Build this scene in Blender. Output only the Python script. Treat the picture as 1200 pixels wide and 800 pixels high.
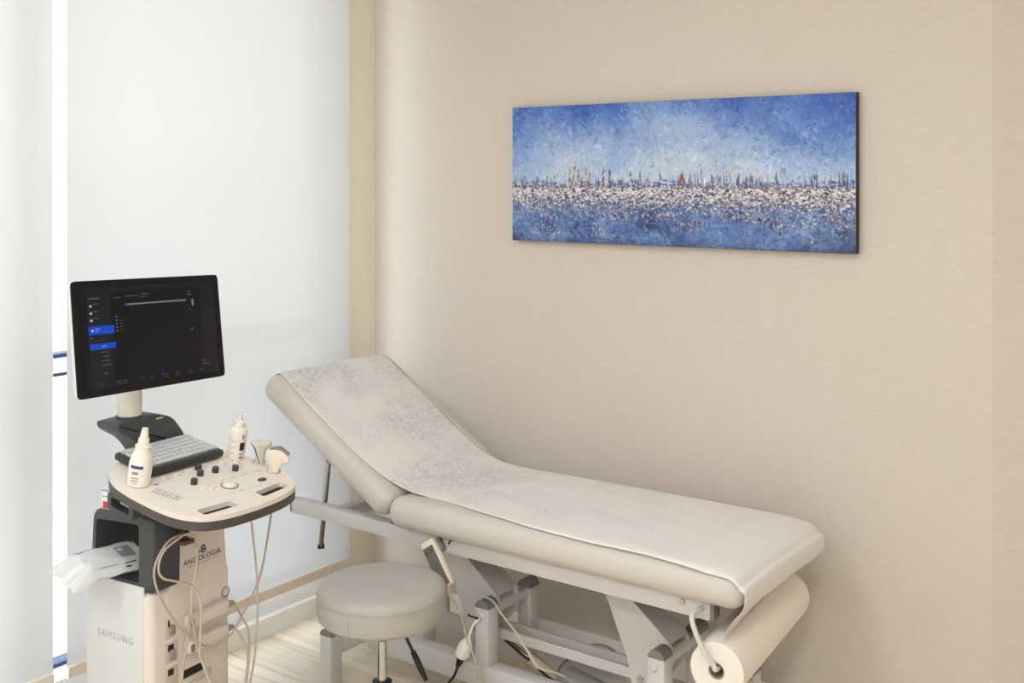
import bpy, bmesh, math, random
import numpy as np
from mathutils import Vector, Matrix
random.seed(7)
rng = np.random.default_rng(11)
PI = math.pi
for o in list(bpy.data.objects):
    bpy.data.objects.remove(o, do_unlink=True)
sc = bpy.context.scene
COL = sc.collection

# ------------------------------------------------------------------ camera, world, exposure
cam_d = bpy.data.cameras.new('camera')
cam = bpy.data.objects.new('camera', cam_d)
COL.objects.link(cam)
cam.location = (2.968, -3.166, 1.6)
cam.rotation_euler = (PI/2, 0, math.radians(36.237))
cam_d.sensor_width = 36.0
cam_d.lens = 38.85
cam_d.shift_y = -191/1200
cam_d.clip_start = 0.05
sc.camera = cam
vs = sc.view_settings
vs.view_transform = 'Standard'; vs.look = 'None'; vs.gamma = 1.0; vs.use_curve_mapping = False
vs.exposure = 0.0
sc.cycles.diffuse_bounces = 9; sc.cycles.max_bounces = 14
SKY = 5.4
world = bpy.data.worlds.new('world'); sc.world = world
world.use_nodes = True
bg = world.node_tree.nodes['Background']
_nt = world.node_tree
_tc = _nt.nodes.new('ShaderNodeTexCoord'); _sp = _nt.nodes.new('ShaderNodeSeparateXYZ'); _rp = _nt.nodes.new('ShaderNodeValToRGB')
_nt.links.new(_tc.outputs['Generated'], _sp.inputs[0]); _nt.links.new(_sp.outputs[2], _rp.inputs[0])
_rp.color_ramp.elements[0].position = 0.0; _rp.color_ramp.elements[0].color = (.66, .67, .67, 1)      # bright pale ground and buildings below the horizon
_rp.color_ramp.elements[1].position = 0.03; _rp.color_ramp.elements[1].color = (.90, .945, 1.0, 1)     # overcast sky
_nt.links.new(_rp.outputs[0], bg.inputs['Color'])
bg.inputs['Strength'].default_value = SKY
LAMP_W = 16.6

# ------------------------------------------------------------------ helpers
def lin(c):
    c = c/255.0
    return c/12.92 if c <= 0.04045 else ((c+0.055)/1.055)**2.4
def rgb(r, g, b): return (lin(r), lin(g), lin(b), 1.0)

def mat(name, col, rough=0.5, metal=0.0, bump=0.0, bscale=60.0, var=0.0, vscale=8.0, stretch=(1, 1, 1), coat=0.0, spec=0.5):
    m = bpy.data.materials.new(name); m.use_nodes = True
    nt = m.node_tree; N = nt.nodes; L = nt.links
    b = N['Principled BSDF']
    b.inputs['Base Color'].default_value = col
    b.inputs['Roughness'].default_value = rough
    b.inputs['Metallic'].default_value = metal
    b.inputs['Specular IOR Level'].default_value = spec
    if coat: b.inputs['Coat Weight'].default_value = coat
    if bump or var:
        tc = N.new('ShaderNodeTexCoord'); mp = N.new('ShaderNodeMapping')
        mp.inputs['Scale'].default_value = stretch
        L.new(tc.outputs['Object'], mp.inputs['Vector'])
    if var:
        n = N.new('ShaderNodeTexNoise'); n.inputs['Scale'].default_value = vscale; n.inputs['Detail'].default_value = 4
        L.new(mp.outputs[0], n.inputs['Vector'])
        mx = N.new('ShaderNodeMix'); mx.data_type = 'RGBA'
        mx.inputs[6].default_value = tuple(c*(1-var) for c in col[:3])+(1,)
        mx.inputs[7].default_value = tuple(min(1, c*(1+var)) for c in col[:3])+(1,)
        L.new(n.outputs['Fac'], mx.inputs[0]); L.new(mx.outputs[2], b.inputs['Base Color'])
    if bump:
        n2 = N.new('ShaderNodeTexNoise'); n2.inputs['Scale'].default_value = bscale; n2.inputs['Detail'].default_value = 3
        L.new(mp.outputs[0], n2.inputs['Vector'])
        bp = N.new('ShaderNodeBump'); bp.inputs['Strength'].default_value = bump; bp.inputs['Distance'].default_value = 0.004
        L.new(n2.outputs['Fac'], bp.inputs['Height']); L.new(bp.outputs[0], b.inputs['Normal'])
    return m

def emis(name, col, s=1.0):
    m = bpy.data.materials.new(name); m.use_nodes = True
    b = m.node_tree.nodes['Principled BSDF']
    b.inputs['Base Color'].default_value = (0.01, 0.01, 0.01, 1)
    b.inputs['Emission Color'].default_value = col
    b.inputs['Emission Strength'].default_value = s
    return m

def bm_new(): return bmesh.new()
def add_box(bm, c, s, rot=None, bev=0.0, seg=2):
    """box with centre c and full size s, optional 3x3 rotation, bevelled edges"""
    r = bmesh.ops.create_cube(bm, size=1.0)
    vs_ = r['verts']
    for v in vs_: v.co = Vector((v.co.x*s[0], v.co.y*s[1], v.co.z*s[2]))
    if bev:
        es = list({e for v in vs_ for e in v.link_edges})
        g = bmesh.ops.bevel(bm, geom=es, offset=bev, segments=seg, profile=0.5, affect='EDGES')
        vs_ = list({v for f in g['faces'] for v in f.verts} | {v for v in vs_ if v.is_valid})
    M = Matrix.Translation(Vector(c))
    if rot is not None: M = M @ rot.to_4x4()
    for v in vs_: v.co = M @ v.co
    return vs_
def bb(bm, x0, x1, y0, y1, z0, z1, bev=0.0, seg=2):
    return add_box(bm, ((x0+x1)/2, (y0+y1)/2, (z0+z1)/2), (abs(x1-x0), abs(y1-y0), abs(z1-z0)), None, bev, seg)
def add_cyl(bm, p0, p1, r0, r1=None, n=20, caps=True):
    p0 = Vector(p0); p1 = Vector(p1); r1 = r0 if r1 is None else r1
    q = (p1-p0).to_track_quat('Z', 'Y').to_matrix()
    A = [bm.verts.new(p0+q @ Vector((math.cos(2*PI*i/n)*r0, math.sin(2*PI*i/n)*r0, 0))) for i in range(n)]
    B = [bm.verts.new(p1+q @ Vector((math.cos(2*PI*i/n)*r1, math.sin(2*PI*i/n)*r1, 0))) for i in range(n)]
    for i in range(n): bm.faces.new((A[i], A[(i+1) % n], B[(i+1) % n], B[i]))
    if caps: bm.faces.new(A[::-1]); bm.faces.new(B)
    return A+B
def catmull(pts, k=8):
    pts = [Vector(p) for p in pts]
    if len(pts) < 3: return pts
    P = [pts[0]*2-pts[1]]+pts+[pts[-1]*2-pts[-2]]
    out = []
    for i in range(1, len(P)-2):
        a, b, c, d = P[i-1], P[i], P[i+1], P[i+2]
        for j in range(k):
            t = j/k
            out.append(0.5*((2*b)+(-a+c)*t+(2*a-5*b+4*c-d)*t*t+(-a+3*b-3*c+d)*t**3))
    out.append(pts[-1]); return out
def add_tube(bm, pts, r, n=8, smooth=True, k=8):
    pts = catmull(pts, k) if smooth else [Vector(p) for p in pts]
    rings = []; up = None
    for i, p in enumerate(pts):
        d = (pts[min(i+1, len(pts)-1)]-pts[max(i-1, 0)])
        d = d.normalized() if d.length > 1e-9 else Vector((0, 0, 1))
        if up is None: up = d.orthogonal().normalized()
        up = (up-d*up.dot(d))
        up = up.normalized() if up.length > 1e-6 else d.orthogonal().normalized()
        w = d.cross(up)
        rr = r[i*len(r)//len(pts)] if isinstance(r, (list, tuple)) else r
        rings.append([bm.verts.new(p+(up*math.cos(2*PI*j/n)+w*math.sin(2*PI*j/n))*rr) for j in range(n)])
    for a, b in zip(rings, rings[1:]):
        for j in range(n): bm.faces.new((a[j], a[(j+1) % n], b[(j+1) % n], b[j]))
    bm.faces.new(rings[0][::-1]); bm.faces.new(rings[-1])
def add_lathe(bm, prof, c=(0, 0, 0), n=40, closed=False):
    rings = []
    for r, z in prof:
        if r < 1e-6: rings.append([bm.verts.new((c[0], c[1], c[2]+z))])
        else: rings.append([bm.verts.new((c[0]+r*math.cos(2*PI*j/n), c[1]+r*math.sin(2*PI*j/n), c[2]+z)) for j in range(n)])
    pr = list(zip(rings, rings[1:]))+([(rings[-1], rings[0])] if closed else [])
    for a, b in pr:
        for j in range(n):
            j2 = (j+1) % n
            if len(a) == 1 and len(b) == 1: continue
            if len(a) == 1: bm.faces.new((a[0], b[j2], b[j]))
            elif len(b) == 1: bm.faces.new((a[j], a[j2], b[0]))
            else: bm.faces.new((a[j], a[j2], b[j2], b[j]))
def rounded(poly, rad, n=5):
    """round the corners of a closed 2-D polygon; rad may be a list"""
    out = []; m = len(poly)
    for i in range(m):
        p0, p, p1 = Vector(poly[i-1]), Vector(poly[i]), Vector(poly[(i+1) % m])
        r = rad[i] if isinstance(rad, (list, tuple)) else rad
        if r <= 0: out.append(tuple(p)); continue
        a = (p0-p); b = (p1-p)
        d = min(r, a.length*0.49, b.length*0.49)
        A = p+a.normalized()*d; B = p+b.normalized()*d
        for k in range(n+1):
            t = k/n
            out.append(tuple(A*(1-t)**2+p*2*t*(1-t)+B*t*t))
    return out
def add_prism(bm, outer, holes, h0, h1, fn):
    """prism of a 2-D outline with holes; fn(u, v, h) -> 3-D point"""
    loops = [outer]+list(holes); bot = []; top = []; edges = []
    for lp in loops:
        vb = [bm.verts.new(fn(u, v, h0)) for u, v in lp]
        vt = [bm.verts.new(fn(u, v, h1)) for u, v in lp]
        bot.append(vb); top.append(vt)
    for vb, vt in zip(bot, top):
        m = len(vb)
        for i in range(m): bm.faces.new((vb[i], vb[(i+1) % m], vt[(i+1) % m], vt[i]))
    if not holes:
        bm.faces.new(bot[0][::-1]); bm.faces.new(top[0])
    else:
        for grp in (bot, top):
            es = []
            for lp in grp:
                for i in range(len(lp)):
                    e = bm.edges.get((lp[i], lp[(i+1) % len(lp)])); es.append(e)
            bmesh.ops.triangle_fill(bm, use_beauty=True, use_dissolve=False, edges=es)

def obj(name, bm, m, parent=None, smooth=True, angle=35):
    bmesh.ops.recalc_face_normals(bm, faces=bm.faces[:])
    me = bpy.data.meshes.new(name); bm.to_mesh(me); bm.free()
    if smooth:
        for p in me.polygons: p.use_smooth = True
        try: me.set_sharp_from_angle(angle=math.radians(angle))
        except Exception: pass
    o = bpy.data.objects.new(name, me); COL.objects.link(o)
    if m is not None: me.materials.append(m)
    if parent is not None: o.parent = parent
    return o
def tag(o, label=None, cat=None, group=None, kind=None):
    if label: o['label'] = label
    if cat: o['category'] = cat
    if group: o['group'] = group
    if kind: o['kind'] = kind
    return o
def thing(name, label, cat, loc=(0, 0, 0), rot=(0, 0, 0), group=None):
    o = bpy.data.objects.new(name, None); COL.objects.link(o)
    o.empty_display_size = 0.1
    o.location = loc; o.rotation_euler = rot
    return tag(o, label, cat, group)
def shift(bm, d):
    d = Vector(d)
    for v in bm.verts: v.co -= d
    return bm
def text_bm(s, size, extrude=0.0005, align='CENTER', space=1.0):
    cu = bpy.data.curves.new('lettering', 'FONT'); cu.body = s; cu.size = size; cu.extrude = extrude
    cu.align_x = align; cu.align_y = 'CENTER'; cu.space_character = space; cu.resolution_u = 3
    t = bpy.data.objects.new('lettering_tmp', cu); COL.objects.link(t)
    bpy.context.view_layer.update()
    me = bpy.data.meshes.new_from_object(t.evaluated_get(bpy.context.evaluated_depsgraph_get()))
    bpy.data.objects.remove(t, do_unlink=True); bpy.data.curves.remove(cu)
    bm = bm_new(); bm.from_mesh(me); bpy.data.meshes.remove(me)
    return bm
def xform(bm, M):
    for v in bm.verts: v.co = M @ v.co
    return bm
def frame_mat(o, ex, ey, ez):
    return Matrix(((ex[0], ey[0], ez[0], o[0]), (ex[1], ey[1], ez[1], o[1]), (ex[2], ey[2], ez[2], o[2]), (0, 0, 0, 1)))

# ------------------------------------------------------------------ materials of the shell
def wallpaper():
    m = bpy.data.materials.new('linen_wallpaper'); m.use_nodes = True
    nt = m.node_tree; N = nt.nodes; L = nt.links; b = N['Principled BSDF']
    tc = N.new('ShaderNodeTexCoord')
    mp = N.new('ShaderNodeMapping'); mp.inputs['Scale'].default_value = (22, 22, 330)
    L.new(tc.outputs['Object'], mp.inputs[0])
    n1 = N.new('ShaderNodeTexNoise'); n1.inputs['Scale'].default_value = 1.0; n1.inputs['Detail'].default_value = 4; n1.inputs['Roughness'].default_value = .65
    L.new(mp.outputs[0], n1.inputs['Vector'])
    mp2 = N.new('ShaderNodeMapping'); mp2.inputs['Scale'].default_value = (420, 420, 60)
    L.new(tc.outputs['Object'], mp2.inputs[0])
    n2 = N.new('ShaderNodeTexNoise'); n2.inputs['Scale'].default_value = 1.0; n2.inputs['Detail'].default_value = 2
    L.new(mp2.outputs[0], n2.inputs['Vector'])
    ad = N.new('ShaderNodeMath'); ad.operation = 'MULTIPLY_ADD'; ad.inputs[1].default_value = .18
    L.new(n2.outputs['Fac'], ad.inputs[0]); L.new(n1.outputs['Fac'], ad.inputs[2])
    rp = N.new('ShaderNodeValToRGB')
    rp.color_ramp.elements[0].position = .36; rp.color_ramp.elements[0].color = rgb(197, 187, 177)
    rp.color_ramp.elements[1].position = .82; rp.color_ramp.elements[1].color = rgb(209, 199, 190)
    L.new(ad.outputs[0], rp.inputs[0]); L.new(rp.outputs[0], b.inputs['Base Color'])
    bp = N.new('ShaderNodeBump'); bp.inputs['Strength'].default_value = .22; bp.inputs['Distance'].default_value = .0015
    L.new(ad.outputs[0], bp.inputs['Height']); L.new(bp.outputs[0], b.inputs['Normal'])
    b.inputs['Roughness'].default_value = .6
    b.inputs['Specular IOR Level'].default_value = .3
    return m
def oak():
    m = bpy.data.materials.new('washed_oak'); m.use_nodes = True
    nt = m.node_tree; N = nt.nodes; L = nt.links; b = N['Principled BSDF']
    tc = N.new('ShaderNodeTexCoord'); oi = N.new('ShaderNodeObjectInfo')
    ml = N.new('ShaderNodeVectorMath'); ml.operation = 'SCALE'; ml.inputs['Scale'].default_value = 1.0
    cb = N.new('ShaderNodeCombineXYZ')
    k = N.new('ShaderNodeMath'); k.operation = 'MULTIPLY'; k.inputs[1].default_value = 37.0
    L.new(oi.outputs['Random'], k.inputs[0]); L.new(k.outputs[0], cb.inputs[0]); L.new(k.outputs[0], cb.inputs[1])
    av = N.new('ShaderNodeVectorMath'); av.operation = 'ADD'
    L.new(tc.outputs['Object'], av.inputs[0]); L.new(cb.outputs[0], av.inputs[1])
    mp = N.new('ShaderNodeMapping'); mp.inputs['Scale'].default_value = (1.6, 22, 22)
    L.new(av.outputs[0], mp.inputs[0])
    n = N.new('ShaderNodeTexNoise'); n.inputs['Scale'].default_value = 1.6; n.inputs['Detail'].default_value = 6; n.inputs['Distortion'].default_value = .8
    L.new(mp.outputs[0], n.inputs['Vector'])
    rp = N.new('ShaderNodeValToRGB'); e = rp.color_ramp.elements
    e[0].position = .3; e[0].color = rgb(206, 189, 164)
    e[1].position = .72; e[1].color = rgb(233, 222, 204)
    x = e.new(.5); x.color = rgb(222, 208, 187)
    L.new(n.outputs['Fac'], rp.inputs[0])
    hs = N.new('ShaderNodeHueSaturation')
    mr = N.new('ShaderNodeMapRange'); mr.inputs['To Min'].default_value = .88; mr.inputs['To Max'].default_value = 1.08
    L.new(oi.outputs['Random'], mr.inputs[0]); L.new(mr.outputs[0], hs.inputs['Value'])
    L.new(rp.outputs[0], hs.inputs['Color']); L.new(hs.outputs[0], b.inputs['Base Color'])
    bp = N.new('ShaderNodeBump'); bp.inputs['Strength'].default_value = .15; bp.inputs['Distance'].default_value = .002
    L.new(n.outputs['Fac'], bp.inputs['Height']); L.new(bp.outputs[0], b.inputs['Normal'])
    b.inputs['Roughness'].default_value = .42
    return m
def screen_fabric():
    m = bpy.data.materials.new('roller_blind_fabric'); m.use_nodes = True
    nt = m.node_tree; N = nt.nodes; L = nt.links
    for n in list(N): N.remove(n)
    out = N.new('ShaderNodeOutputMaterial')
    df = N.new('ShaderNodeBsdfDiffuse'); df.inputs['Color'].default_value = (.60, .60, .60, 1)
    tr = N.new('ShaderNodeBsdfTranslucent'); tr.inputs['Color'].default_value = (.62, .62, .62, 1)
    tp = N.new('ShaderNodeBsdfTransparent'); tp.inputs['Color'].default_value = (1, 1, 1, 1)
    m1 = N.new('ShaderNodeMixShader'); m1.inputs[0].default_value = .195
    L.new(df.outputs[0], m1.inputs[1]); L.new(tr.outputs[0], m1.inputs[2])
    m2 = N.new('ShaderNodeMixShader'); m2.inputs[0].default_value = .02
    L.new(m1.outputs[0], m2.inputs[1]); L.new(tp.outputs[0], m2.inputs[2])
    L.new(m2.outputs[0], out.inputs[0])
    return m
def pane_glass():
    m = bpy.data.materials.new('window_glass'); m.use_nodes = True
    nt = m.node_tree; N = nt.nodes; L = nt.links
    for n in list(N): N.remove(n)
    out = N.new('ShaderNodeOutputMaterial')
    tp = N.new('ShaderNodeBsdfTransparent'); tp.inputs['Color'].default_value = (.95, .97, .97, 1)
    gl = N.new('ShaderNodeBsdfGlossy'); gl.inputs['Roughness'].default_value = .02
    fr = N.new('ShaderNodeLayerWeight'); fr.inputs['Blend'].default_value = .08
    mx = N.new('ShaderNodeMixShader'); mx.inputs[0].default_value = .05; N.remove(fr)
    L.new(tp.outputs[0], mx.inputs[1]); L.new(gl.outputs[0], mx.inputs[2]); L.new(mx.outputs[0], out.inputs[0])
    return m
M_wall = wallpaper()
M_oak = oak()
M_fabric = screen_fabric()
M_glass = pane_glass()
M_jamb = mat('cream_wall_paint', rgb(228, 221, 204), .55, bump=.05)
M_paint = mat('white_wall_paint', rgb(238, 237, 234), .7, bump=.05)
M_ceil = mat('ceiling_paint', rgb(236, 233, 226), .8)
M_skirt = mat('white_skirting_paint', rgb(242, 240, 235), .35)
M_wframe = mat('white_window_aluminium', rgb(232, 234, 236), .4)
M_gasket = mat('dark_blue_gasket', rgb(44, 60, 96), .6)
M_hem = mat('beige_hem_bar', rgb(236, 222, 206), .5, var=.03, vscale=30)

# ------------------------------------------------------------------ the room
RX, RY, RH = 4.4, -4.6, 2.72
TURN = 2.252; TANG = math.radians(27)  # turn angle widened so the right stretch catches less light and looks darker
bm = bm_new(); bb(bm, -.13, TURN, 0, .12, 0, RH)
tag(obj('wall_back', bm, M_wall, smooth=False), kind='structure')
bm = bm_new()
ex = (math.cos(TANG), math.sin(TANG))
L_ = (RX-TURN)/math.cos(TANG)+.1
add_prism(bm, [(TURN, 0), (TURN+ex[0]*L_, ex[1]*L_), (TURN+ex[0]*L_-ex[1]*.12, ex[1]*L_+ex[0]*.12), (TURN-ex[1]*.12, ex[0]*.12)], [], 0, RH, lambda u, v, h: (u, v, h))
tag(obj('wall_back_right', bm, M_wall, smooth=False), kind='structure')
bm = bm_new(); bb(bm, RX, RX+.12, RY, 1.3, 0, RH)
tag(obj('wall_right', bm, M_paint, smooth=False), kind='structure')
bm = bm_new(); bb(bm, -.13, RX+.12, RY-.12, RY, 0, RH)
tag(obj('wall_front', bm, M_paint, smooth=False), kind='structure')
bm = bm_new(); bb(bm, -.16, RX+.12, RY-.12, 1.3, RH, RH+.12)
tag(obj('ceiling', bm, M_ceil, smooth=False), kind='structure')
WEND = -3.80
bm = bm_new()
bb(bm, -.13, -.018, -.182, 0, 0, RH)               # pier beside the corner
obj_jamb = tag(obj('wall_window', bm, M_jamb, smooth=False), kind='structure')
bm = bm_new(); bb(bm, -.13, -.018, RY, WEND, 0, RH)
tag(obj('wall_window_far', bm, M_jamb, smooth=False), kind='structure')
bm = bm_new(); bb(bm, -.13, -.018, WEND, -.182, 2.62, RH)
tag(obj('wall_lintel', bm, M_paint, smooth=False), kind='structure')
bm = bm_new(); bb(bm, -.14, -.018, WEND, -.182, 0, .07)
tag(obj('wall_parapet', bm, M_paint, smooth=False), kind='structure')
# floor of oak planks
bm = bm_new(); bb(bm, -.13, RX+.12, RY-.1, 1.3, -.06, -.012)
floor = tag(obj('floor', bm, mat('floor_base', rgb(120, 100, 78), .8), smooth=False), kind='structure')
PW, PL = .18, 1.25
plank_me = None; nrow = int(math.ceil((1.2-RY)/PW))
for i in range(nrow):
    y = -.005-PW*(i-6)-PW/2
    off = (i*0.437 % 1)*PL
    x = -.125-off
    while x < RX:
        x0 = max(x, -.125); x1 = min(x+PL, RX+.1)
        if x1-x0 > .04:
            if x0 == x and x1 == x+PL and plank_me is not None:
                p = bpy.data.objects.new('plank', plank_me); COL.objects.link(p)
            else:
                bm = bm_new(); add_box(bm, (0, 0, -.006), (x1-x0-.0016, PW-.0016, .012), None, .0008, 1)
                p = obj('plank', bm, M_oak, smooth=False)
                if x0 == x and x1 == x+PL: plank_me = p.data
            p.parent = floor; p.location = ((x0+x1)/2, y, 0)
        x += PL
# skirting boards
def skirt(name, pts):
    bm = bm_new()
    (ax, ay), (bx_, by_) = pts
    d = Vector((bx_-ax, by_-ay)); l = d.length; d.normalize(); n = Vector((d.y, -d.x))
    prof = rounded([(0, 0), (.014, 0), (.014, .068), (0, .068)], [0, 0, .006, 0])
    add_prism(bm, prof, [], 0, l, lambda u, v, h: (ax+d.x*h+n.x*u, ay+d.y*h+n.y*u, v))
    return tag(obj(name, bm, M_skirt), kind='structure')
skirt('baseboard_back', [(0, 0), (TURN, 0)])
skirt('baseboard_back_right', [(TURN, 0), (TURN+ex[0]*(L_-.1), ex[1]*(L_-.1))])
skirt('baseboard_window', [(-.018, -4.58), (-.018, -.014)])
skirt('baseboard_right', [(RX, 1.05), (RX, -4.59)])
skirt('baseboard_front', [(RX-.015, RY), (.01, RY)])

# window: three bays, white profiles, dark blue gaskets
def window(name, y0, y1):
    bm = bm_new()
    bb(bm, -.16, -.09, y0-.03, y0+.05, .07, 2.62); bb(bm, -.16, -.09, y1-.05, y1+.03, .07, 2.62)
    bb(bm, -.158, -.022, y0+.05, y1-.05, .07, .126); bb(bm, -.158, -.092, y0+.05, y1-.05, .124, .130); bb(bm, -.158, -.092, y0+.05, y1-.05, 2.56, 2.62)
    bb(bm, -.158, -.092, y0+.05, y1-.05, 1.016, 1.060)
    w = tag(obj(name, bm, M_wframe, smooth=False), kind='structure')
    for z0, z1 in ((.130, .142), (1.004, 1.016), (1.060, 1.072)):
        bm = bm_new(); bb(bm, -.150, -.100, y0+.05, y1-.05, z0, z1); obj('gasket', bm, M_gasket, w, smooth=False)
    for z0, z1 in ((.142, 1.004), (1.072, 2.56)):
        bm = bm_new(); bb(bm, -.130, -.122, y0+.05, y1-.05, z0, z1); obj('pane', bm, M_glass, w, smooth=False)
window('window_1', -1.40, -.195)
window('window_2', -2.60, -1.40)
window('window_3', -3.77, -2.60)

# roller blinds
def blind(label, y0, y1):
    t = thing('roller_blind', label, 'blind', (.055, (y0+y1)/2, .156), group='translucent roller blinds along the window')
    w = (y1-y0)/2
    bm = bm_new()
    nv_ = 24; col_ = [[bm.verts.new((.0012*math.sin(5*y+z*.7), y, z)) for z in (.012, .4, .9, 1.4, 1.9, 2.50)] for y in np.linspace(-w, w, nv_)]
    for p, q_ in zip(col_, col_[1:]):
        for j in range(5): bm.faces.new((p[j], q_[j], q_[j+1], p[j+1]))
    obj('fabric', bm, M_fabric, t)
    bm = bm_new()
    add_prism(bm, rounded([(-.007, .004), (.007, .004), (.007, .038), (-.007, .038)], .004), [], -w+.001, w-.001, lambda u, v, h: (u, h, v))
    obj('hem_bar', bm, M_hem, t)
    bm = bm_new(); add_cyl(bm, (-.022, -w, 2.50), (-.022, w, 2.50), .022); obj('roller_tube', bm, M_wframe, t)
    return t
blind('wide white roller blind behind the ultrasound monitor, nearest the corner', -1.358, -.211)
blind('white roller blind at the left edge, left of the bright gap', -2.57, -1.401)
blind('white roller blind outside the picture, farthest from the corner', -3.79, -2.62)

# unseen ceiling lights added to fill the room; rear pair lifts shade under couch
M_diff = emis('lamp_diffuser', (.94, .965, 1, 1), 2.0)
for i, (x, y) in enumerate(((1.25, -2.05), (2.75, -2.05), (1.25, -4.15), (2.95, -4.15))):
    t = thing('ceiling_light', ['square ceiling light in front of the couch, on the window side', 'square ceiling light in front of the painting, away from the window', 'square ceiling light behind the camera, on the window side', 'square ceiling light behind the camera, away from the window'][i], 'light', (x, y, RH), group='ceiling lights')
    bm = bm_new(); add_prism(bm, rounded([(-.31, -.31), (.31, -.31), (.31, .31), (-.31, .31)], .01), [[(-.28, -.28), (.28, -.28), (.28, .28), (-.28, .28)]], -.012, 0, lambda u, v, h: (u, v, h))
    obj('frame', bm, M_wframe, t, smooth=False)
    bm = bm_new(); bb(bm, -.28, .28, -.28, .28, -.006, 0); obj('diffuser', bm, M_diff, t, smooth=False)
    ld = bpy.data.lights.new('lamp_light', 'AREA'); ld.shape = 'SQUARE'; ld.size = .56
    ld.energy = LAMP_W*(.72 if i < 2 else 1.75); ld.color = (.92, .96, 1.0)
    lo = bpy.data.objects.new('lamp_light', ld); COL.objects.link(lo); lo.parent = t; lo.location = (0, 0, -.016)

# ------------------------------------------------------------------ painting on the wall
def painted_canvas():
    W, H = 600, 229
    img = np.zeros((H, W, 3))
    yy, xx = np.mgrid[0:H, 0:W]; v = yy/H; u = xx/W
    def c3(*a): return np.array(a, float)
    def dab(cx, cy, a, b, ang, col, al=.8):
        r = int(max(a, b))+2
        x0, x1 = max(0, int(cx)-r), min(W, int(cx)+r+1); y0, y1 = max(0, int(cy)-r), min(H, int(cy)+r+1)
        if x0 >= x1 or y0 >= y1: return
        X = xx[y0:y1, x0:x1]-cx; Y = yy[y0:y1, x0:x1]-cy
        ca, sa = math.cos(ang), math.sin(ang)
        d = ((X*ca+Y*sa)/a)**2+((-X*sa+Y*ca)/b)**2
        k = np.clip(1.6*(1-d), 0, 1)*al*(.75+.25*rng.random(d.shape))
        img[y0:y1, x0:x1] = img[y0:y1, x0:x1]*(1-k[..., None])+col*k[..., None]
    def vnoise(nx, ny):            # smooth value noise over the canvas
        g = rng.random((ny+2, nx+2)); fx = u*nx; fy = v*ny; i = fx.astype(int); j = fy.astype(int)
        tx = fx-i; ty = fy-j; tx = tx*tx*(3-2*tx); ty = ty*ty*(3-2*ty)
        return (g[j, i]*(1-tx)+g[j, i+1]*tx)*(1-ty)+(g[j+1, i]*(1-tx)+g[j+1, i+1]*tx)*ty
    def ramp(t, stops):
        t = np.clip(t, 0, 1); out = np.zeros(t.shape+(3,)); ks = [k for k, _ in stops]
        for c in range(3): out[..., c] = np.interp(t, ks, [p[c] for _, p in stops])
        return out
    nz = .5*vnoise(7, 3)+.3*vnoise(17, 7)+.2*vnoise(40, 16)
    tb = 1.02-2.3*v+.95*(nz-.5)
    tb += np.where(u > .72, (u-.72)*1.5, 0)*np.clip(1.2-v*1.2, 0, 1)+np.where(u < .12, (.12-u)*2.0, 0)
    tb -= .30*np.exp(-((u-.52)/.10)**2)*np.exp(-((v-.28)/.2)**2)+.18*np.exp(-((u-.20)/.06)**2)*np.exp(-((v-.36)/.10)**2)
    sky = ramp(tb*.8+.12, [(0, (172, 186, 204)), (.18, (150, 172, 202)), (.36, (138, 160, 198)), (.52, (118, 144, 190)), (.7, (92, 124, 182)), (.88, (68, 102, 172)), (1, (54, 86, 160))])
    gy = .5*vnoise(11, 5)+.5*vnoise(31, 12)
    sky = sky*(1-.28*np.clip(gy-.45, 0, 1)[..., None]*2)+np.array([150, 154, 178])*.28*np.clip(gy-.45, 0, 1)[..., None]*2
    wz = .3*vnoise(9, 6)+.35*vnoise(26, 14)+.35*vnoise(60, 40)
    wat = ramp(wz*1.25-.12, [(0, (44, 54, 88)), (.25, (64, 82, 126)), (.5, (84, 110, 158)), (.75, (108, 134, 176)), (1, (140, 158, 186))])
    dk = np.clip((u-.86)/.14, 0, 1)*np.clip((v-.7)/.3, 0, 1)*.5+np.clip((.06-u)/.06, 0, 1)*np.clip((v-.85)/.15, 0, 1)*.5
    wat = wat*(1-dk[..., None])+np.array([38, 44, 66])*dk[..., None]
    sky = sky*1.05; wat = wat*1.06
    k_ = np.clip((v-.62)/.10, 0, 1)[..., None]
    img[:] = sky*(1-k_)+wat*k_
    base = img.copy()
    g0 = rng.random((7, 25))
    def lowf(x, y):
        fx = min(x, .999)*23; fy = min(y, .999)*6; i = int(fx); j = int(fy); tx = fx-i; ty = fy-j
        return (g0[j, i]*(1-tx)+g0[j, i+1]*tx)*(1-ty)+(g0[j+1, i]*(1-tx)+g0[j+1, i+1]*tx)*ty
    for k in range(6500):          # brushwork: every touch takes the colour of a nearby spot
        x = rng.random(); y = rng.random()
        sx = int(np.clip((x+rng.normal(0, .016))*W, 0, W-1)); sy = int(np.clip((y+rng.normal(0, .045))*H, 0, H-1))
        col = base[sy, sx]+rng.normal(0, 12)+np.array([rng.normal(0, 4), 0, rng.normal(0, 5)])
        q_ = rng.uniform(2, 6) if k < 4000 else rng.uniform(1.0, 2.6)
        dab(x*W, y*H, q_*rng.uniform(1, 2.0), q_*.55, rng.uniform(-1.5, 1.5), col, .75)
    for k in range(260):           # crisp light and deep-blue flecks in the sky
        x, y = rng.random(), rng.random()*.55
        dab(x*W, y*H, rng.uniform(1.2, 3.5), .8, rng.uniform(-1.5, 1.5), [c3(188, 198, 212), c3(58, 92, 176), c3(96, 108, 150), c3(44, 84, 178)][rng.integers(4)], .6)
    # haze line at the skyline
    for k in range(420):
        x = rng.random(); y = .585+rng.normal(0, .018)
        dab(x*W, y*H, rng.uniform(2, 7), 1.5, 0, [c3(70, 92, 150), c3(96, 120, 172), c3(58, 72, 120), c3(130, 150, 190)][rng.integers(4)], .75)
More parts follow.
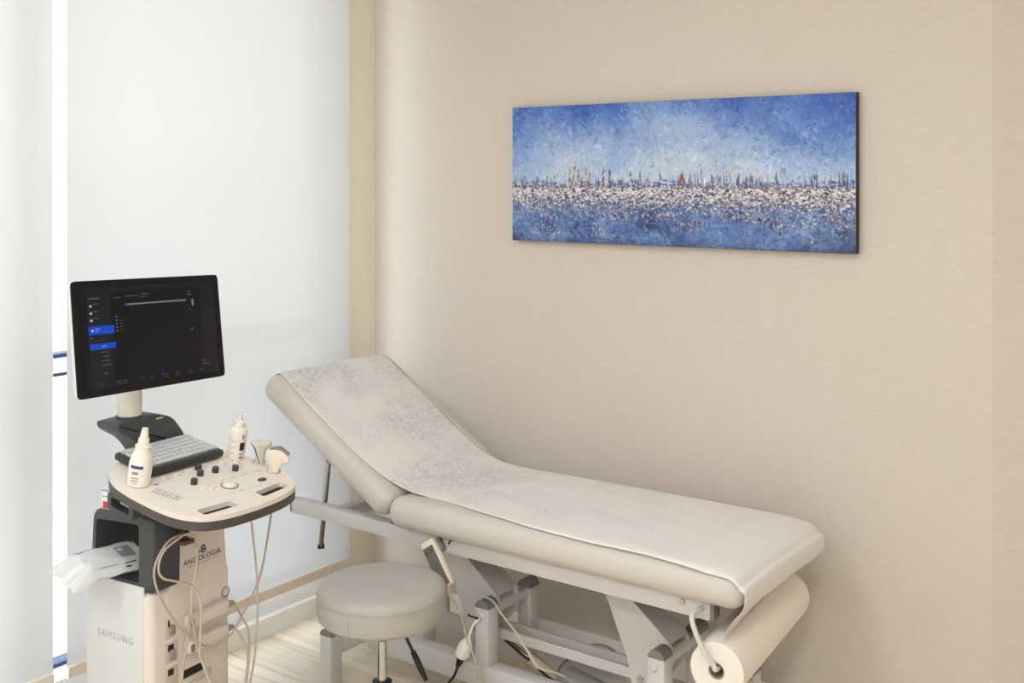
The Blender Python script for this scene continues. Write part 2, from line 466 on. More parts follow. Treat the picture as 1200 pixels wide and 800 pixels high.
    # thin towers and masts
    for k in range(170):
        x = rng.random(); h = rng.uniform(.02, .10)*(1.25 if x > .5 else .9)
        c = [c3(58, 74, 118), c3(44, 50, 74), c3(84, 106, 154), c3(92, 86, 98), c3(60, 84, 150)][rng.integers(5)]
        dab(x*W, (.60-h/2)*H, max(1.5, h*H*.55), rng.uniform(.6, 1.7), 1.57+rng.normal(0, .05), c, .75)
    def tower(x, top, base, wd, pal, n):
        for k in range(n):
            t = rng.random()**.8; y = top+(base-top)*t
            ww = wd*(.35+.65*t)
            dab((x+rng.uniform(-.5, .5)*ww)*W, y*H, rng.uniform(2, 5), rng.uniform(.7, 1.6), 1.57+rng.normal(0, .15), pal[rng.integers(len(pal))], .9)
    cream = [c3(214, 198, 168), c3(190, 172, 140), c3(66, 62, 66), c3(224, 214, 196), c3(120, 110, 104), c3(170, 150, 120)]
    tower(.197, .46, .62, .012, cream, 40); tower(.213, .41, .63, .014, cream, 46); tower(.226, .45, .62, .010, cream, 34)
    tower(.249, .46, .62, .008, [c3(216, 140, 70), c3(150, 96, 70), c3(226, 190, 140)], 26); tower(.262, .50, .62, .008, [c3(110, 60, 60), c3(80, 60, 80), c3(200, 150, 120)], 20)
    tower(.305, .47, .62, .008, [c3(150, 60, 56), c3(60, 50, 80), c3(222, 210, 200)], 26); tower(.326, .45, .62, .011, [c3(210, 170, 130), c3(70, 60, 80), c3(120, 84, 80), c3(60, 80, 150)], 32)
    tower(.545, .49, .60, .020, [c3(130, 70, 62), c3(104, 62, 66), c3(160, 96, 80)], 34)
    for x in (.015, .04, .09, .12, .145, .36, .39, .42, .445, .48, .565, .58, .585, .60, .63, .645, .68, .70, .72, .735, .75, .80, .84, .90, .935, .97):
        tower(x, .50+rng.uniform(-.03, .05), .62, .014, [c3(74, 92, 140), c3(96, 100, 124), c3(150, 160, 180), c3(60, 66, 96), c3(196, 190, 180)], 20)
    tower(.668-.06, .53, .64, .006, [c3(226, 220, 200), c3(240, 232, 220)], 16); tower(.86, .49, .62, .006, [c3(214, 206, 190), c3(120, 130, 160)], 16)
    # the city: thousands of small touches
    city = [c3(222, 220, 222), c3(236, 230, 222), c3(206, 206, 216), c3(182, 182, 200), c3(150, 154, 180), c3(60, 56, 74), c3(36, 34, 48), c3(88, 92, 128),
            c3(212, 178, 152), c3(206, 128, 82), c3(160, 88, 76), c3(226, 200, 178), c3(74, 100, 166), c3(130, 126, 146), c3(230, 214, 130), c3(116, 92, 92)]
    wts = np.array([11, 7, 10, 10, 9, 12, 9, 11, 4, 1.4, 2.4, 4.5, 8, 9, .6, 5]); wts = wts/wts.sum()
    for k in range(15000):
        x = rng.random(); y = .585+abs(rng.normal(0, .085))
        if y > .76+.06*lowf(x, .5): continue
        s = rng.uniform(.9, 2.4)
        dab(x*W, y*H, s*rng.uniform(.8, 1.4), s*rng.uniform(.45, .8), rng.uniform(-1.6, 1.6), city[rng.choice(16, p=wts)]*rng.uniform(.8, 1.03), .8)
    for k in range(1500):          # heavier light touches and dark accents
        x = rng.random(); y = .60+abs(rng.normal(0, .060))
        q_ = rng.uniform(1.4, 3.0)
        dab(x*W, y*H, q_*rng.uniform(.8, 1.5), q_*.55, rng.uniform(-.7, .7), [c3(232, 228, 226), c3(220, 216, 222), c3(240, 232, 222), c3(206, 206, 220), c3(226, 206, 190), c3(38, 36, 52), c3(64, 66, 98)][rng.choice(7, p=[.24, .2, .14, .12, .1, .12, .08])], .85)
    # clusters lower down
    cl = [(.36, .80), (.50, .80), (.57, .83), (.55, .86), (.585, .84), (.13, .80), (.21, .80), (.28, .78), (.10, .88), (.14, .92), (.29, .90), (.45, .79), (.76, .80), (.82, .84), (.87, .82), (.93, .78), (.96, .80), (.81, .81), (.72, .78), (.88, .92), (.67, .78), (.40, .79), (.06, .77), (.98, .86)]
    for x, y in cl:
        n = rng.integers(20, 70)
        for k in range(n):
            s = rng.uniform(.9, 2.8)
            dab((x+rng.normal(0, .018))*W, (y+rng.normal(0, .020))*H, s*1.2, s*.6, rng.uniform(-1.6, 1.6), city[rng.choice(16, p=wts)]*rng.uniform(.7, 1.0), .85)
    for k in range(120):
        x, y = rng.random(), .80+.2*rng.random()
        dab(x*W, y*H, rng.uniform(2, 6), .8, rng.choice([0, 1.57, .3]), [c3(44, 48, 76), c3(170, 180, 200), c3(96, 60, 66), c3(52, 70, 118)][rng.integers(4)], .7)
    for k in range(500):
        dab(rng.random()*W, H*(1-.02*abs(rng.normal(0, 1))), 3, 1, 0, c3(56, 62, 92), .5)
    img = np.clip(img, 0, 255)/255
    lum = img.mean(2)
    return W, H, np.where(img <= .04045, img/12.92, ((img+.055)/1.055)**2.4), lum

px0, px1, pz0, pz1 = .673, 1.891, 1.3845, 1.8465
t = thing('painting', 'long blue canvas painting of a hazy city skyline on the beige wall', 'painting', ((px0+px1)/2, 0, pz0))
W, H, img, lum = painted_canvas()
pw, ph = px1-px0, pz1-pz0
me = bpy.data.meshes.new('painted_surface')
xs = np.linspace(-pw/2, pw/2, W); zs = np.linspace(ph, 0, H)
X, Z = np.meshgrid(xs, zs)
rel = (lum-.5)*.0016+rng.normal(0, .00018, lum.shape)
Y = -.031-np.clip(rel, -.0007, .0012)
co = np.stack([X, Y, Z], -1).reshape(-1, 3)
idx = np.arange(W*H).reshape(H, W)
q = np.stack([idx[:-1, :-1], idx[1:, :-1], idx[1:, 1:], idx[:-1, 1:]], -1).reshape(-1, 4)
me.vertices.add(len(co)); me.vertices.foreach_set('co', co.ravel())
me.loops.add(q.size); me.loops.foreach_set('vertex_index', q.ravel())
me.polygons.add(len(q)); me.polygons.foreach_set('loop_start', np.arange(0, q.size, 4))
me.update(calc_edges=True)
ca = me.color_attributes.new('paint', 'FLOAT_COLOR', 'POINT')
ca.data.foreach_set('color', np.concatenate([img.reshape(-1, 3), np.ones((W*H, 1))], 1).ravel())
po = bpy.data.objects.new('painted_surface', me); COL.objects.link(po); po.parent = t
m = bpy.data.materials.new('oil_paint'); m.use_nodes = True
nt = m.node_tree; a = nt.nodes.new('ShaderNodeVertexColor'); a.layer_name = 'paint'
nt.links.new(a.outputs['Color'], nt.nodes['Principled BSDF'].inputs['Base Color'])
nt.nodes['Principled BSDF'].inputs['Roughness'].default_value = .55
nt.nodes['Principled BSDF'].inputs['Specular IOR Level'].default_value = .3
me.materials.append(m)
for p in me.polygons: p.use_smooth = True
bm = bm_new(); bb(bm, -pw/2-.001, pw/2+.001, -.0298, -.004, -.001, ph+.001)
obj('stretcher', bm, mat('canvas_edge', rgb(46, 50, 66), .7, var=.3, vscale=40), t, smooth=False)

# ------------------------------------------------------------------ examination couch
CO = (1.03, -.43, 0)
couch = thing('examination_couch', 'grey upholstered examination couch with raised backrest and white steel frame', 'couch', CO)
M_vinyl = mat('silver_grey_vinyl', rgb(196, 189, 181), .42, bump=.06, bscale=180)
M_steel = mat('white_powder_coat', rgb(204, 201, 198), .38)
M_cap = mat('grey_plastic_cap', rgb(126, 124, 122), .5)
M_black = mat('black_plastic', rgb(26, 25, 26), .45)
M_chrome = mat('chrome', rgb(205, 203, 200), .18, metal=1.0)
M_dkmetal = mat('burnished_steel', rgb(140, 128, 116), .35, metal=1.0)
M_bolt = mat('bolt_metal', rgb(190, 186, 180), .3, metal=.9)
def cp(name, bm, m, parent=couch, **k):
    shift(bm, CO); return obj(name, bm, m, parent, **k)
Y0, Y1 = -.715, -.142
# seat
bm = bm_new()
add_box(bm, (1.270, (Y0+Y1)/2, .596), (1.146, Y1-Y0, .090), None, .040, 8)
for v in bm.verts:     # soft crown and rounded foot end
    k = 1-((v.co.y-(Y0+Y1)/2)/((Y1-Y0)/2))**2
    if v.co.z > .60: v.co.z += .006*k
    e = max(0, (v.co.x-1.70)/.143)
    s = 1-.035*e*e
    v.co.y = (v.co.y+.4285)*s-.4285
    if v.co.z > .6: v.co.z -= .012*e*e
seat = cp('seat_cushion', bm, M_vinyl)
bm = bm_new(); bb(bm, .74, 1.80, -.66, -.20, .546, .5535); cp('seat_board', bm, M_cap, smooth=False)
# backrest: local frame u along the slope, n normal
ang = math.radians(31.0)
rotb = Matrix.Rotation(ang, 3, 'Y')       # tilts -x end upwards
o_b = Vector((.672, -.4285, .5605)); uu = Vector((-math.cos(ang), 0, math.sin(ang))); nn = Vector((math.sin(ang), 0, math.cos(ang)))
bm = bm_new()
add_box(bm, o_b+uu*.318+nn*.0455, (.636, Y1-Y0, .091), rotb, .040, 8)
for v in bm.verts:      # the far long edge bows out a little
    s_ = (v.co-o_b).dot(uu)/.636
    if v.co.y > -.43: v.co.y += .036*max(0, 1-(2*s_-1)**2)*((v.co.y+.43)/.288)
back = cp('backrest', bm, M_vinyl)
bm = bm_new(); add_box(bm, o_b+uu*.318-nn*.004, (.52, .44, .008), rotb); cp('backrest_board', bm, M_cap, smooth=False)
# hinge blocks
for y in (-.66, -.19):
    bm = bm_new(); add_box(bm, (.700, y, .561), (.030, .030, .022), None, .004); cp('hinge', bm, M_black)
# upper frame
def tubebox(name, x0, x1, y0, y1, z0, z1, m=M_steel, bev=.004):
    bm = bm_new(); bb(bm, x0, x1, y0, y1, z0, z1, bev, 2); return cp(name, bm, m)
for (y0, y1) in ((-.662, -.622), (-.235, -.195)):
    r = tubebox('side_rail', .232, 1.742, y0, y1, .500, .546)
    for x, s in ((.232, -1), (1.742, 1)):
        bm = bm_new(); add_box(bm, (x+s*.004, (y0+y1)/2, .523), (.012, .038, .044), None, .005, 3)
        c = cp('end_cap', bm, M_cap, r)
for x in (.42, .76, 1.26, 1.70):
    tubebox('cross_bar', x-.02, x+.02, -.622, -.235, .503, .543)
for y in (-.58, -.28):     # bearers under the backrest
    bm = bm_new(); add_box(bm, o_b+uu*.30-nn*.022+Vector((0, y+.4285, 0)), (.46, .03, .028), rotb, .003); cp('back_bearer', bm, M_steel)
bm = bm_new(); add_cyl(bm, (1.667, -.6625, .533), (1.667, -.668, .533), .008, n=14); cp('bolt', bm, M_bolt)
# gas strut under the backrest
bm = bm_new(); add_cyl(bm, (.169, -.40, .842), (.099, -.40, .293), .0085, n=14); st = cp('strut', bm, M_dkmetal)
bm = bm_new(); add_cyl(bm, (.136, -.40, .60), (.118, -.40, .46), .0105, n=14); cp('strut_sleeve', bm, M_chrome, st)
bm = bm_new(); add_cyl(bm, (.092, -.409, .292), (.107, -.391, .293), .0085, n=14); cp('strut_foot', bm, M_black, st)
# lower frame
for (y0, y1) in ((-.56, -.51), (-.345, -.295)):
    r = tubebox('lower_rail', .478, 1.60, y0, y1, .080, .148)
for x in (.428, 1.60):
    tubebox('foot_beam', x, x+.050, -.672, -.188, .104, .162)
    for y in (-.722, -.188):
        p = tubebox('leg', x, x+.050, y, y+.05, .012, .168)
        bm = bm_new()
        prof = [(0, 0), (.05, 0)]+[(.025+.025*math.cos(a), .022*math.sin(a)) for a in np.linspace(0, PI, 12)[1:-1]]
        add_prism(bm, prof, [], y, y+.05, lambda u, v, h: (x+u, h, .168+v)); cp('cap', bm, M_cap, p)
        bm = bm_new(); add_cyl(bm, (x+.025, y+.025, 0), (x+.025, y+.025, .013), .022); cp('foot_pad', bm, M_black, p)
for xp in (.922, 1.510):
    for k, (y0, y1) in enumerate(((-.562, -.512), (-.345, -.295))):
        p = tubebox('post', xp, xp+.050, y0, y1, .146, .318, bev=.003)
        bm = bm_new()
        prof = [(0, 0), (.05, 0)]+[(.025+.025*math.cos(a), .024*math.sin(a)) for a in np.linspace(0, PI, 12)[1:-1]]
        add_prism(bm, prof, [], y0, y1, lambda u, v, h: (xp+u, h, .318+v)); cp('cap', bm, M_cap, p)
        bm = bm_new(); add_lathe(bm, [(0, .008), (.009, .007), (.0145, .002), (.0145, 0)], n=18)
        yb = y0 if k == 0 else y1
        xform(bm, Matrix.Translation((xp+.020, yb, .297)) @ Matrix.Rotation(PI/2 if k == 0 else -PI/2, 4, 'X')); cp('bolt', bm, M_steel, p)
    bm = bm_new(); add_cyl(bm, (xp+.025, -.515, .300), (xp+.025, -.342, .300), .017); cp('pivot_tube', bm, M_steel)
    # bell-crank lever
    T = (xp+.025, .300)
    poly = rounded([(-.27, .215), (-.225, .215), (.008, .034), (.016, -.018), (-.055, -.105), (-.115, -.105), (-.125, -.042), (-.205, .14)], [.004, .004, .02, .02, .02, .015, .02, .02])
    bm = bm_new(); add_prism(bm, poly, [], -.492, -.484, lambda u, v, h: (T[0]+u, h, T[1]+v))
    lv = cp('lever', bm, M_steel)
    bm = bm_new(); add_prism(bm, poly, [], -.396, -.388, lambda u, v, h: (T[0]+u, h, T[1]+v)); cp('lever_plate', bm, M_steel, lv)
    d = Vector((.255, 0, -.173)).normalized()
    bm = bm_new(); add_prism(bm, [(-.272, .213), (-.255, .215), (.006, .036), (-.004, .026)], [], -.484, -.396, lambda u, v, h: (T[0]+u, h, T[1]+v)); cp('lever_web', bm, M_steel, lv, smooth=False)
    bm = bm_new(); add_cyl(bm, (T[0]-.086, -.500, T[1]-.083), (T[0]-.086, -.38, T[1]-.083), .010, n=16); cp('pivot_pin', bm, M_bolt, lv)
    bm = bm_new(); bb(bm, T[0]-.30, T[0]-.20, -.492, -.388, .488, .504); cp('lever_mount', bm, M_steel, lv, smooth=False)
for y in (-.468, -.412):
    bm = bm_new(); bb(bm, .855, 1.455, y-.004, y+.004, .200, .230); cp('link_bar', bm, M_steel, smooth=False)
tubebox('bracket', .618, .668, -.506, -.440, .080, .158)
bm = bm_new(); add_cyl(bm, (.645, -.5105, .122), (.645, -.506, .122), .006, n=12); cp('bolt', bm, M_black)
# electric actuator
bm = bm_new(); add_cyl(bm, (.86, -.44, .226), (1.055, -.44, .140), .009, n=16); a1 = cp('actuator', bm, M_chrome)
bm = bm_new(); add_cyl(bm, (.90, -.462, .222), (1.050, -.462, .155), .004, n=10); cp('actuator_rod', bm, M_black, a1)
bm = bm_new(); add_cyl(bm, (1.035, -.44, .150), (1.150, -.44, .102), .021, n=20); cp('actuator_tube', bm, mat('actuator_beige', rgb(186, 172, 148), .5), a1)
bm = bm_new(); add_box(bm, (1.235, -.44, .098), (.17, .075, .085), Matrix.Rotation(math.radians(8), 3, 'Y'), .012, 3); cp('motor', bm, mat('motor_grey', rgb(150, 148, 142), .5), a1)
bm = bm_new(); add_tube(bm, [(1.10, -.485, .150), (1.15, -.49, .135), (1.22, -.485, .120)], .004); cp('motor_cable', bm, M_black, a1)
# holder wire of the paper roll
RN = Vector((1.784, -.712, .406)); RF = Vector((1.728, -.142, .408))
bm = bm_new()
add_tube(bm, [(1.722, -.664, .530), (1.722, -.690, .530), (1.728, -.732, .525), (1.752, -.733, .47), RN+Vector((-.004, -.012, .020)), RN+Vector((0, .02, .004)), RN.lerp(RF, .5), RF-Vector((0, .02, 0)), RF+Vector((0, .012, .02)), (1.715, -.128, .52), (1.715, -.18, .530), (1.715, -.194, .530)], .0065, n=10)
cp('roll_holder', bm, M_steel)

# ------------------------------------------------------------------ couch paper
def paper_mat():
    m = bpy.data.materials.new('couch_paper'); m.use_nodes = True
    nt = m.node_tree; N = nt.nodes; L = nt.links; b = N['Principled BSDF']
    tc = N.new('ShaderNodeTexCoord')
    n1 = N.new('ShaderNodeTexNoise'); n1.inputs['Scale'].default_value = 5.5; n1.inputs['Detail'].default_value = 3
    n2 = N.new('ShaderNodeTexNoise'); n2.inputs['Scale'].default_value = 75; n2.inputs['Detail'].default_value = 5; n2.inputs['Roughness'].default_value = .7
    n3 = N.new('ShaderNodeTexNoise'); n3.inputs['Scale'].default_value = 16; n3.inputs['Detail'].default_value = 4; n3.inputs['Distortion'].default_value = 1.2
    for n in (n1, n2, n3): L.new(tc.outputs['Object'], n.inputs['Vector'])
    r1 = N.new('ShaderNodeMapRange'); r1.inputs[1].default_value = .36; r1.inputs[2].default_value = .66; L.new(n1.outputs['Fac'], r1.inputs[0])
    r2 = N.new('ShaderNodeMapRange'); r2.inputs[1].default_value = .36; r2.inputs[2].default_value = .74; L.new(n2.outputs['Fac'], r2.inputs[0])
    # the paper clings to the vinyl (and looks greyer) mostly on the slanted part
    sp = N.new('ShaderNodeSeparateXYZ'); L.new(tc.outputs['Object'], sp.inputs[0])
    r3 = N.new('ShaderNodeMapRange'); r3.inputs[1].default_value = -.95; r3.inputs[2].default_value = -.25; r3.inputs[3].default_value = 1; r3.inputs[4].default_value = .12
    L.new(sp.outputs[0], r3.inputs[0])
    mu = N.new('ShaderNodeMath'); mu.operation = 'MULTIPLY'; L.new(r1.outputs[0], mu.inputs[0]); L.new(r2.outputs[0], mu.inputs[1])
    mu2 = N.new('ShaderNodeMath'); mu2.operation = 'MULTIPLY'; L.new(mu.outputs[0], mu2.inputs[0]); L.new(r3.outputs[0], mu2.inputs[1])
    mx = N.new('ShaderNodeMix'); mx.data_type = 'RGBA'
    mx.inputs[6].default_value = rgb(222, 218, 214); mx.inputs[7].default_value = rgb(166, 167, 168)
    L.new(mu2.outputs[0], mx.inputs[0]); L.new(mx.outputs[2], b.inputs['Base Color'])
    b.inputs['Roughness'].default_value = .75
    bp = N.new('ShaderNodeBump'); bp.inputs['Strength'].default_value = .35; bp.inputs['Distance'].default_value = .006
    ad = N.new('ShaderNodeMath'); ad.operation = 'MULTIPLY_ADD'; ad.inputs[1].default_value = .15
    L.new(n2.outputs['Fac'], ad.inputs[0]); L.new(n3.outputs['Fac'], ad.inputs[2])
    L.new(ad.outputs[0], bp.inputs['Height']); L.new(bp.outputs[0], b.inputs['Normal'])
    return m
M_paper = paper_mat()
M_rollp = mat('paper_roll_white', rgb(232, 224, 214), .7, bump=.05, bscale=30)
paper = thing('couch_paper', 'white disposable paper sheet and its roll along the couch', 'paper', (1.784, -.43, .346))
PO = Vector((1.784, -.43, .346))
# section curve of the sheet (x, z) from the head end over the fold to the foot end and down to the roll
sec = []
hb = o_b+uu*.636
def bp_(s, h=.0012): q = o_b+uu*s+nn*(.091+h); return (q.x, q.z)
q = o_b+uu*(.640)+nn*.030; sec.append((q.x, q.z))
q = o_b+uu*(.640)+nn*.055; sec.append((q.x-.001, q.z))
q = o_b+uu*(.626)+nn*.083; sec.append((q.x, q.z))
for s in (.60, .56, .50, .42, .34, .26, .18, .11): sec.append(bp_(s))
def seat_top(x):          # height of the seat cushion along its centre line
    e = max(0, (x-1.70)/.143); d_ = max(0, x-1.803)
    return .641-.040+math.sqrt(max(0, .0016-min(d_, .04)**2))-.012*e*e
sec += [(.682, .6700), (.735, .6535), (.80, .6450)]+[(x, seat_top(x)+.0008) for x in (.88, 1.0, 1.2, 1.4, 1.6, 1.70, 1.75, 1.79, 1.81, 1.826, 1.837)]
sec += [(1.8475, .606), (1.850, .592), (1.848, .572), (1.839, .553), (1.820, .530), (1.801, .500), (1.790, .4775)]
pts = catmull([Vector((a, 0, b)) for a, b in sec], 7)
near = [(.10, -.672), (.35, -.682), (.55, -.676), (.70, -.655), (.85, -.640), (1.0, -.662), (1.2, -.684), (1.4, -.694), (1.6, -.694), (1.75, -.700), (1.9, -.690)]
far = [(.10, -.165), (.35, -.176), (.55, -.192), (.75, -.192), (1.1, -.176), (1.4, -.160), (1.7, -.156), (1.9, -.165)]
ni = lambda x: float(np.interp(x, *zip(*near))); fi = lambda x: float(np.interp(x, *zip(*far)))
rows = []; bm = bm_new(); NV = 44
ph1 = rng.uniform(0, 6, 8)
for i, p in enumerate(pts):
    d = (pts[min(i+1, len(pts)-1)]-pts[max(i-1, 0)]).normalized(); nrm = Vector((-d.z, 0, d.x))
    a, b = ni(p.x), fi(p.x)
    if p.z < .60 and p.x > 1.78:   # falls straight to the roll
        k = min(1, (.60-p.z)/.11); a = a*(1-k)+(-.695)*k; b = b*(1-k)+(-.165)*k
    row = []
    for j in range(NV+1):
        t_ = j/NV; y = a+(b-a)*t_+.0025*math.sin(9*p.x+3*ph1[0])*(1 if t_ < .5 else .6)
        h = .0011*math.sin(21*p.x+31*y+ph1[1])+.0010*math.sin(47*p.x-26*y+ph1[2])+.0008*math.sin(64*y+15*p.x+ph1[3])
        edge = abs(t_-.5)*2
        h += .0014*max(0, edge-.9)*10*math.sin(30*p.x+ph1[4])
        h = (h*.5+.0011)*(1 if edge < .9 else max(.1, 1-(edge-.9)*16))
        # follow the crown and the rounded long edges of the cushions
        on_top = not (p.x < .14 or (p.z < .60 and p.x > 1.78))
        d_ = max(0, -.676-y, y+.181) if on_top else 0
        drop = .040-math.sqrt(max(0, .0016-min(d_, .036)**2))
        k_ = 1-((y+.4285)/.2865)**2
        if .85 < p.x and on_top: drop -= .006*k_*min(1, (p.x-.85)/.1)
        if p.x < .13 and .0 < t_ < .08: h += .006*(1-t_/.08)
        x = p.x
        if p.z < .56 and p.x > 1.78:   # the roll sits askew, so the far side swings in
            k = min(1, (.56-p.z)/.07); x -= .055*k*t_
        c = Vector((x, y, p.z))+nrm*h-Vector((0, 0, drop))
        row.append(bm.verts.new(c-PO))
    rows.append(row)
for r0_, r1_ in zip(rows, rows[1:]):
    for j in range(NV): bm.faces.new((r0_[j], r0_[j+1], r1_[j+1], r1_[j]))
sheet = obj('sheet', bm, M_paper, paper, angle=80)
so = sheet.modifiers.new('thickness', 'SOLIDIFY'); so.thickness = .0006; so.offset = 1
ax = (RF-RN).normalized()
bm = bm_new()
add_lathe(bm, [(.0205, 0), (.064, 0), (.068, .003), (.068, .569), (.064, .572), (.0205, .572)], n=56, closed=True)
rm = ax.to_track_quat('Z', 'Y').to_matrix().to_4x4()
xform(bm, Matrix.Translation(RN-PO) @ rm); obj('roll', bm, M_rollp, paper)
bm = bm_new(); add_lathe(bm, [(.0165, .001), (.0204, .001), (.0204, .571), (.0165, .571)], n=32, closed=True)
xform(bm, Matrix.Translation(RN-PO) @ rm); obj('core', bm, mat('grey_cardboard', rgb(150, 136, 118), .85), paper)

# ------------------------------------------------------------------ hand control of the couch and cables
M_cream = mat('cream_plastic', rgb(224, 214, 192), .45)
M_cable = mat('cream_cable', rgb(206, 194, 172), .5)
M_hgrey = mat('handset_grey', rgb(112, 110, 98), .5)
HO = Vector((.89, -.70, .41))
hand = thing('hand_control', 'cream handset with grey keypad hooked on the couch side rail', 'remote control', HO)
la = Vector((.56, 0, -.83)).normalized(); wa = Vector((.83, .0, .56)).normalized()
hc = Vector((.886, -.690, .472))
def hbox(name, m, l0, l1, w0, w1, d0, d1, bev, parent, seg=3):
    bm = bm_new()
    R3 = Matrix((wa, Vector((0, 1, 0)), la)).transposed()
    c = hc+la*((l0+l1)/2)+wa*((w0+w1)/2)+Vector((0, (d0+d1)/2, 0))
    add_box(bm, c, (w1-w0, abs(d1-d0), l1-l0), R3, bev, seg); shift(bm, HO); return obj(name, bm, m, parent)
hb_ = hbox('handset_body', M_cream, -.075, .068, -.026, .026, -.010, .012, .006, hand)
hbox('keypad', M_hgrey, -.058, .060, -.0215, .0215, -.0125, -.009, .001, hb_, 1)
for s in (-.010, .010):
    hbox('button', mat('button_dark', rgb(84, 84, 76), .6), -.050, -.037, s-.006, s+.006, -.014, -.012, .0015, hb_, 1)
hbox('hook', M_cap, -.070, -.030, .020, .034, .008, .026, .003, hand)
bm = bm_new(); add_tube(bm, [(.915, -.678, .535), (.925, -.672, .552), (.945, -.668, .548)], .003); shift(bm, HO); obj('hook_wire', bm, M_black, hand)
b0 = hc+la*.066
cab = [b0, (.915, -.672, .385), (.918, -.648, .345), (.925, -.625, .300), (.922, -.604, .240), (.943, -.600, .198), (.954, -.598, .170)]
bm = bm_new(); add_tube(bm, cab, [.0062, .0045, .0035, .003, .003, .003], n=8); shift(bm, HO); obj('cable', bm, M_cable, hand)
bm = bm_new(); co_ = []
for i in range(190):
    t_ = i/189; a = t_*2*PI*13
    c = Vector((.954, -.600, .172)).lerp(Vector((1.01, -.600, .035)), t_)
    co_.append(c+Vector((math.cos(a)*.0085, math.sin(a)*.0085, 0)))
add_tube(bm, co_, .0024, n=6, smooth=False); shift(bm, HO); obj('coiled_cord', bm, M_cable, hand)

def cord(name, label, cat, parts):
    o = Vector(parts[0][2][-1]); o.z = min(Vector(p).z for p in parts[0][2])
    t = thing(name, label, cat, o)
    for nm, m, pts_, r in parts:
        bm = bm_new(); add_tube(bm, pts_, r, n=8); shift(bm, o); obj(nm, bm, m, t)
    return t
cord('power_cable', 'thin cream cable sagging from the post cap across the couch frame', 'cable',
     [('cord', M_cable, [(.930, -.535, .343), (.950, -.537, .3435), (.972, -.53, .330), (1.004, -.53, .298), (1.055, -.53, .257), (1.104, -.535, .212), (1.137, -.535, .182), (1.17, -.49, .158), (1.20, -.455, .130)], .0035)])
cord('looped_cable', 'thin grey cable looped over the far lower rail of the couch', 'cable',
     [('cord', mat('grey_cable', rgb(158, 146, 128), .5), [(1.175, -.475, .135), (1.120, -.41, .105), (1.100, -.372, .115), (1.129, -.362, .148), (1.166, -.354, .182), (1.197, -.345, .198), (1.224, -.325, .196), (1.246, -.300, .178), (1.262, -.282, .14), (1.272, -.272, .06), (1.285, -.265, .006)], .0038)])
# adapter plug hanging by the post
AO = Vector((.895, -.592, .004))
ad_ = thing('plug_adapter', 'white plug adapter with black cord hanging beside the couch post', 'adapter', AO)
axp = Vector((-.40, 0, -.92)).normalized()
ac = Vector((.905, -.590, .200))
bm = bm_new(); add_lathe(bm, [(0, -.036), (.008, -.036), (.013, -.026), (.020, -.012), (.022, .006), (.022, .024), (.016, .032), (0, .032)], n=10)
xform(bm, Matrix.Translation(ac) @ axp.to_track_quat('Z', 'Y').to_matrix().to_4x4()); shift(bm, AO); obj('adapter_body', bm, M_skirt, ad_)
bm = bm_new(); p0 = ac+axp*.032; add_tube(bm, [p0, p0+axp*.015, p0+axp*.032], [.012, .0105, .008], n=12); shift(bm, AO); obj('black_plug', bm, M_black, ad_)
bm = bm_new(); add_tube(bm, [p0+axp*.03, p0+axp*.07, (.845, -.60, .075), (.83, -.615, .02), (.80, -.66, .004), (.74, -.70, .004)], .0042); shift(bm, AO); obj('black_cord', bm, M_black, ad_)
bm = bm_new(); add_tube(bm, [ac-axp*.034, (.925, -.588, .250), (.935, -.585, .275), (.945, -.57, .290)], .0038); shift(bm, AO); obj('white_lead', bm, M_skirt, ad_)
bm = bm_new(); add_tube(bm, [(.915, -.588, .302), (.925, -.585, .297), (.945, -.575, .292)], .003); shift(bm, AO); obj('cable_tie', bm, M_black, ad_)

# ------------------------------------------------------------------ stool
SX, SY = .893, -.936
stool = thing('stool', 'round grey upholstered swivel stool on a chrome piston', 'stool', (SX, SY, 0))
bm = bm_new()
add_lathe(bm, [(0, .400), (.150, .400), (.166, .403), (.1745, .412), (.177, .430), (.1775, .455), (.1765, .468), (.1772, .4725), (.176, .479), (.171, .4885), (.162, .495), (.150, .4985), (.11, .501), (.05, .502), (0, .502)], n=72)
scush = obj('seat', bm, mat('taupe_vinyl', rgb(170, 164, 158), .45, bump=.05, bscale=120), stool)
bm = bm_new()
sa = math.radians(-77)
sm = []
for r_, z in [(.170, .4065), (.1745, .413), (.1768, .431), (.1773, .455), (.1763, .468), (.1760, .478), (.1708, .488)]:
    sm.append((r_*math.cos(sa), r_*math.sin(sa), z))
add_tube(bm, sm, .0010, n=6); obj('seam', bm, mat('vinyl_seam', rgb(164, 155, 146), .5), scush)
bm = bm_new(); add_lathe(bm, [(.1775, .4705), (.1790, .4725), (.1775, .4745)], n=72, closed=True); obj('piping', bm, scush.data.materials[0], scush)
bm = bm_new(); bb(bm, -.09, .09, -.09, .09, .385, .400, .004); obj('seat_plate', bm, M_black, stool)
bm = bm_new(); add_cyl(bm, (0, 0, .20), (0, 0, .386), .0140, n=28); pis = obj('piston', bm, M_chrome, stool)
bm = bm_new(); add_lathe(bm, [(.0144, .338), (.0150, .339), (.0150, .341), (.0144, .342)], n=28, closed=True); obj('piston_ring', bm, M_black, pis)
bm = bm_new(); add_lathe(bm, [(.0143, .10), (.022, .10), (.024, .16), (.0245, .216), (.027, .217), (.027, .226), (.0143, .228)], n=28, closed=True); obj('sleeve', bm, M_black, stool)
lv = [Vector((.04, .02, .392)), Vector((.066, .017, .365)), Vector((.086, .032, .312)), Vector((.113, .052, .238))]
bm = bm_new(); add_tube(bm, [lv[0], lv[1], lv[2]], .0045, n=10); lo_ = obj('height_lever', bm, M_black, stool)
bm = bm_new(); d_ = lv[3]-lv[2]
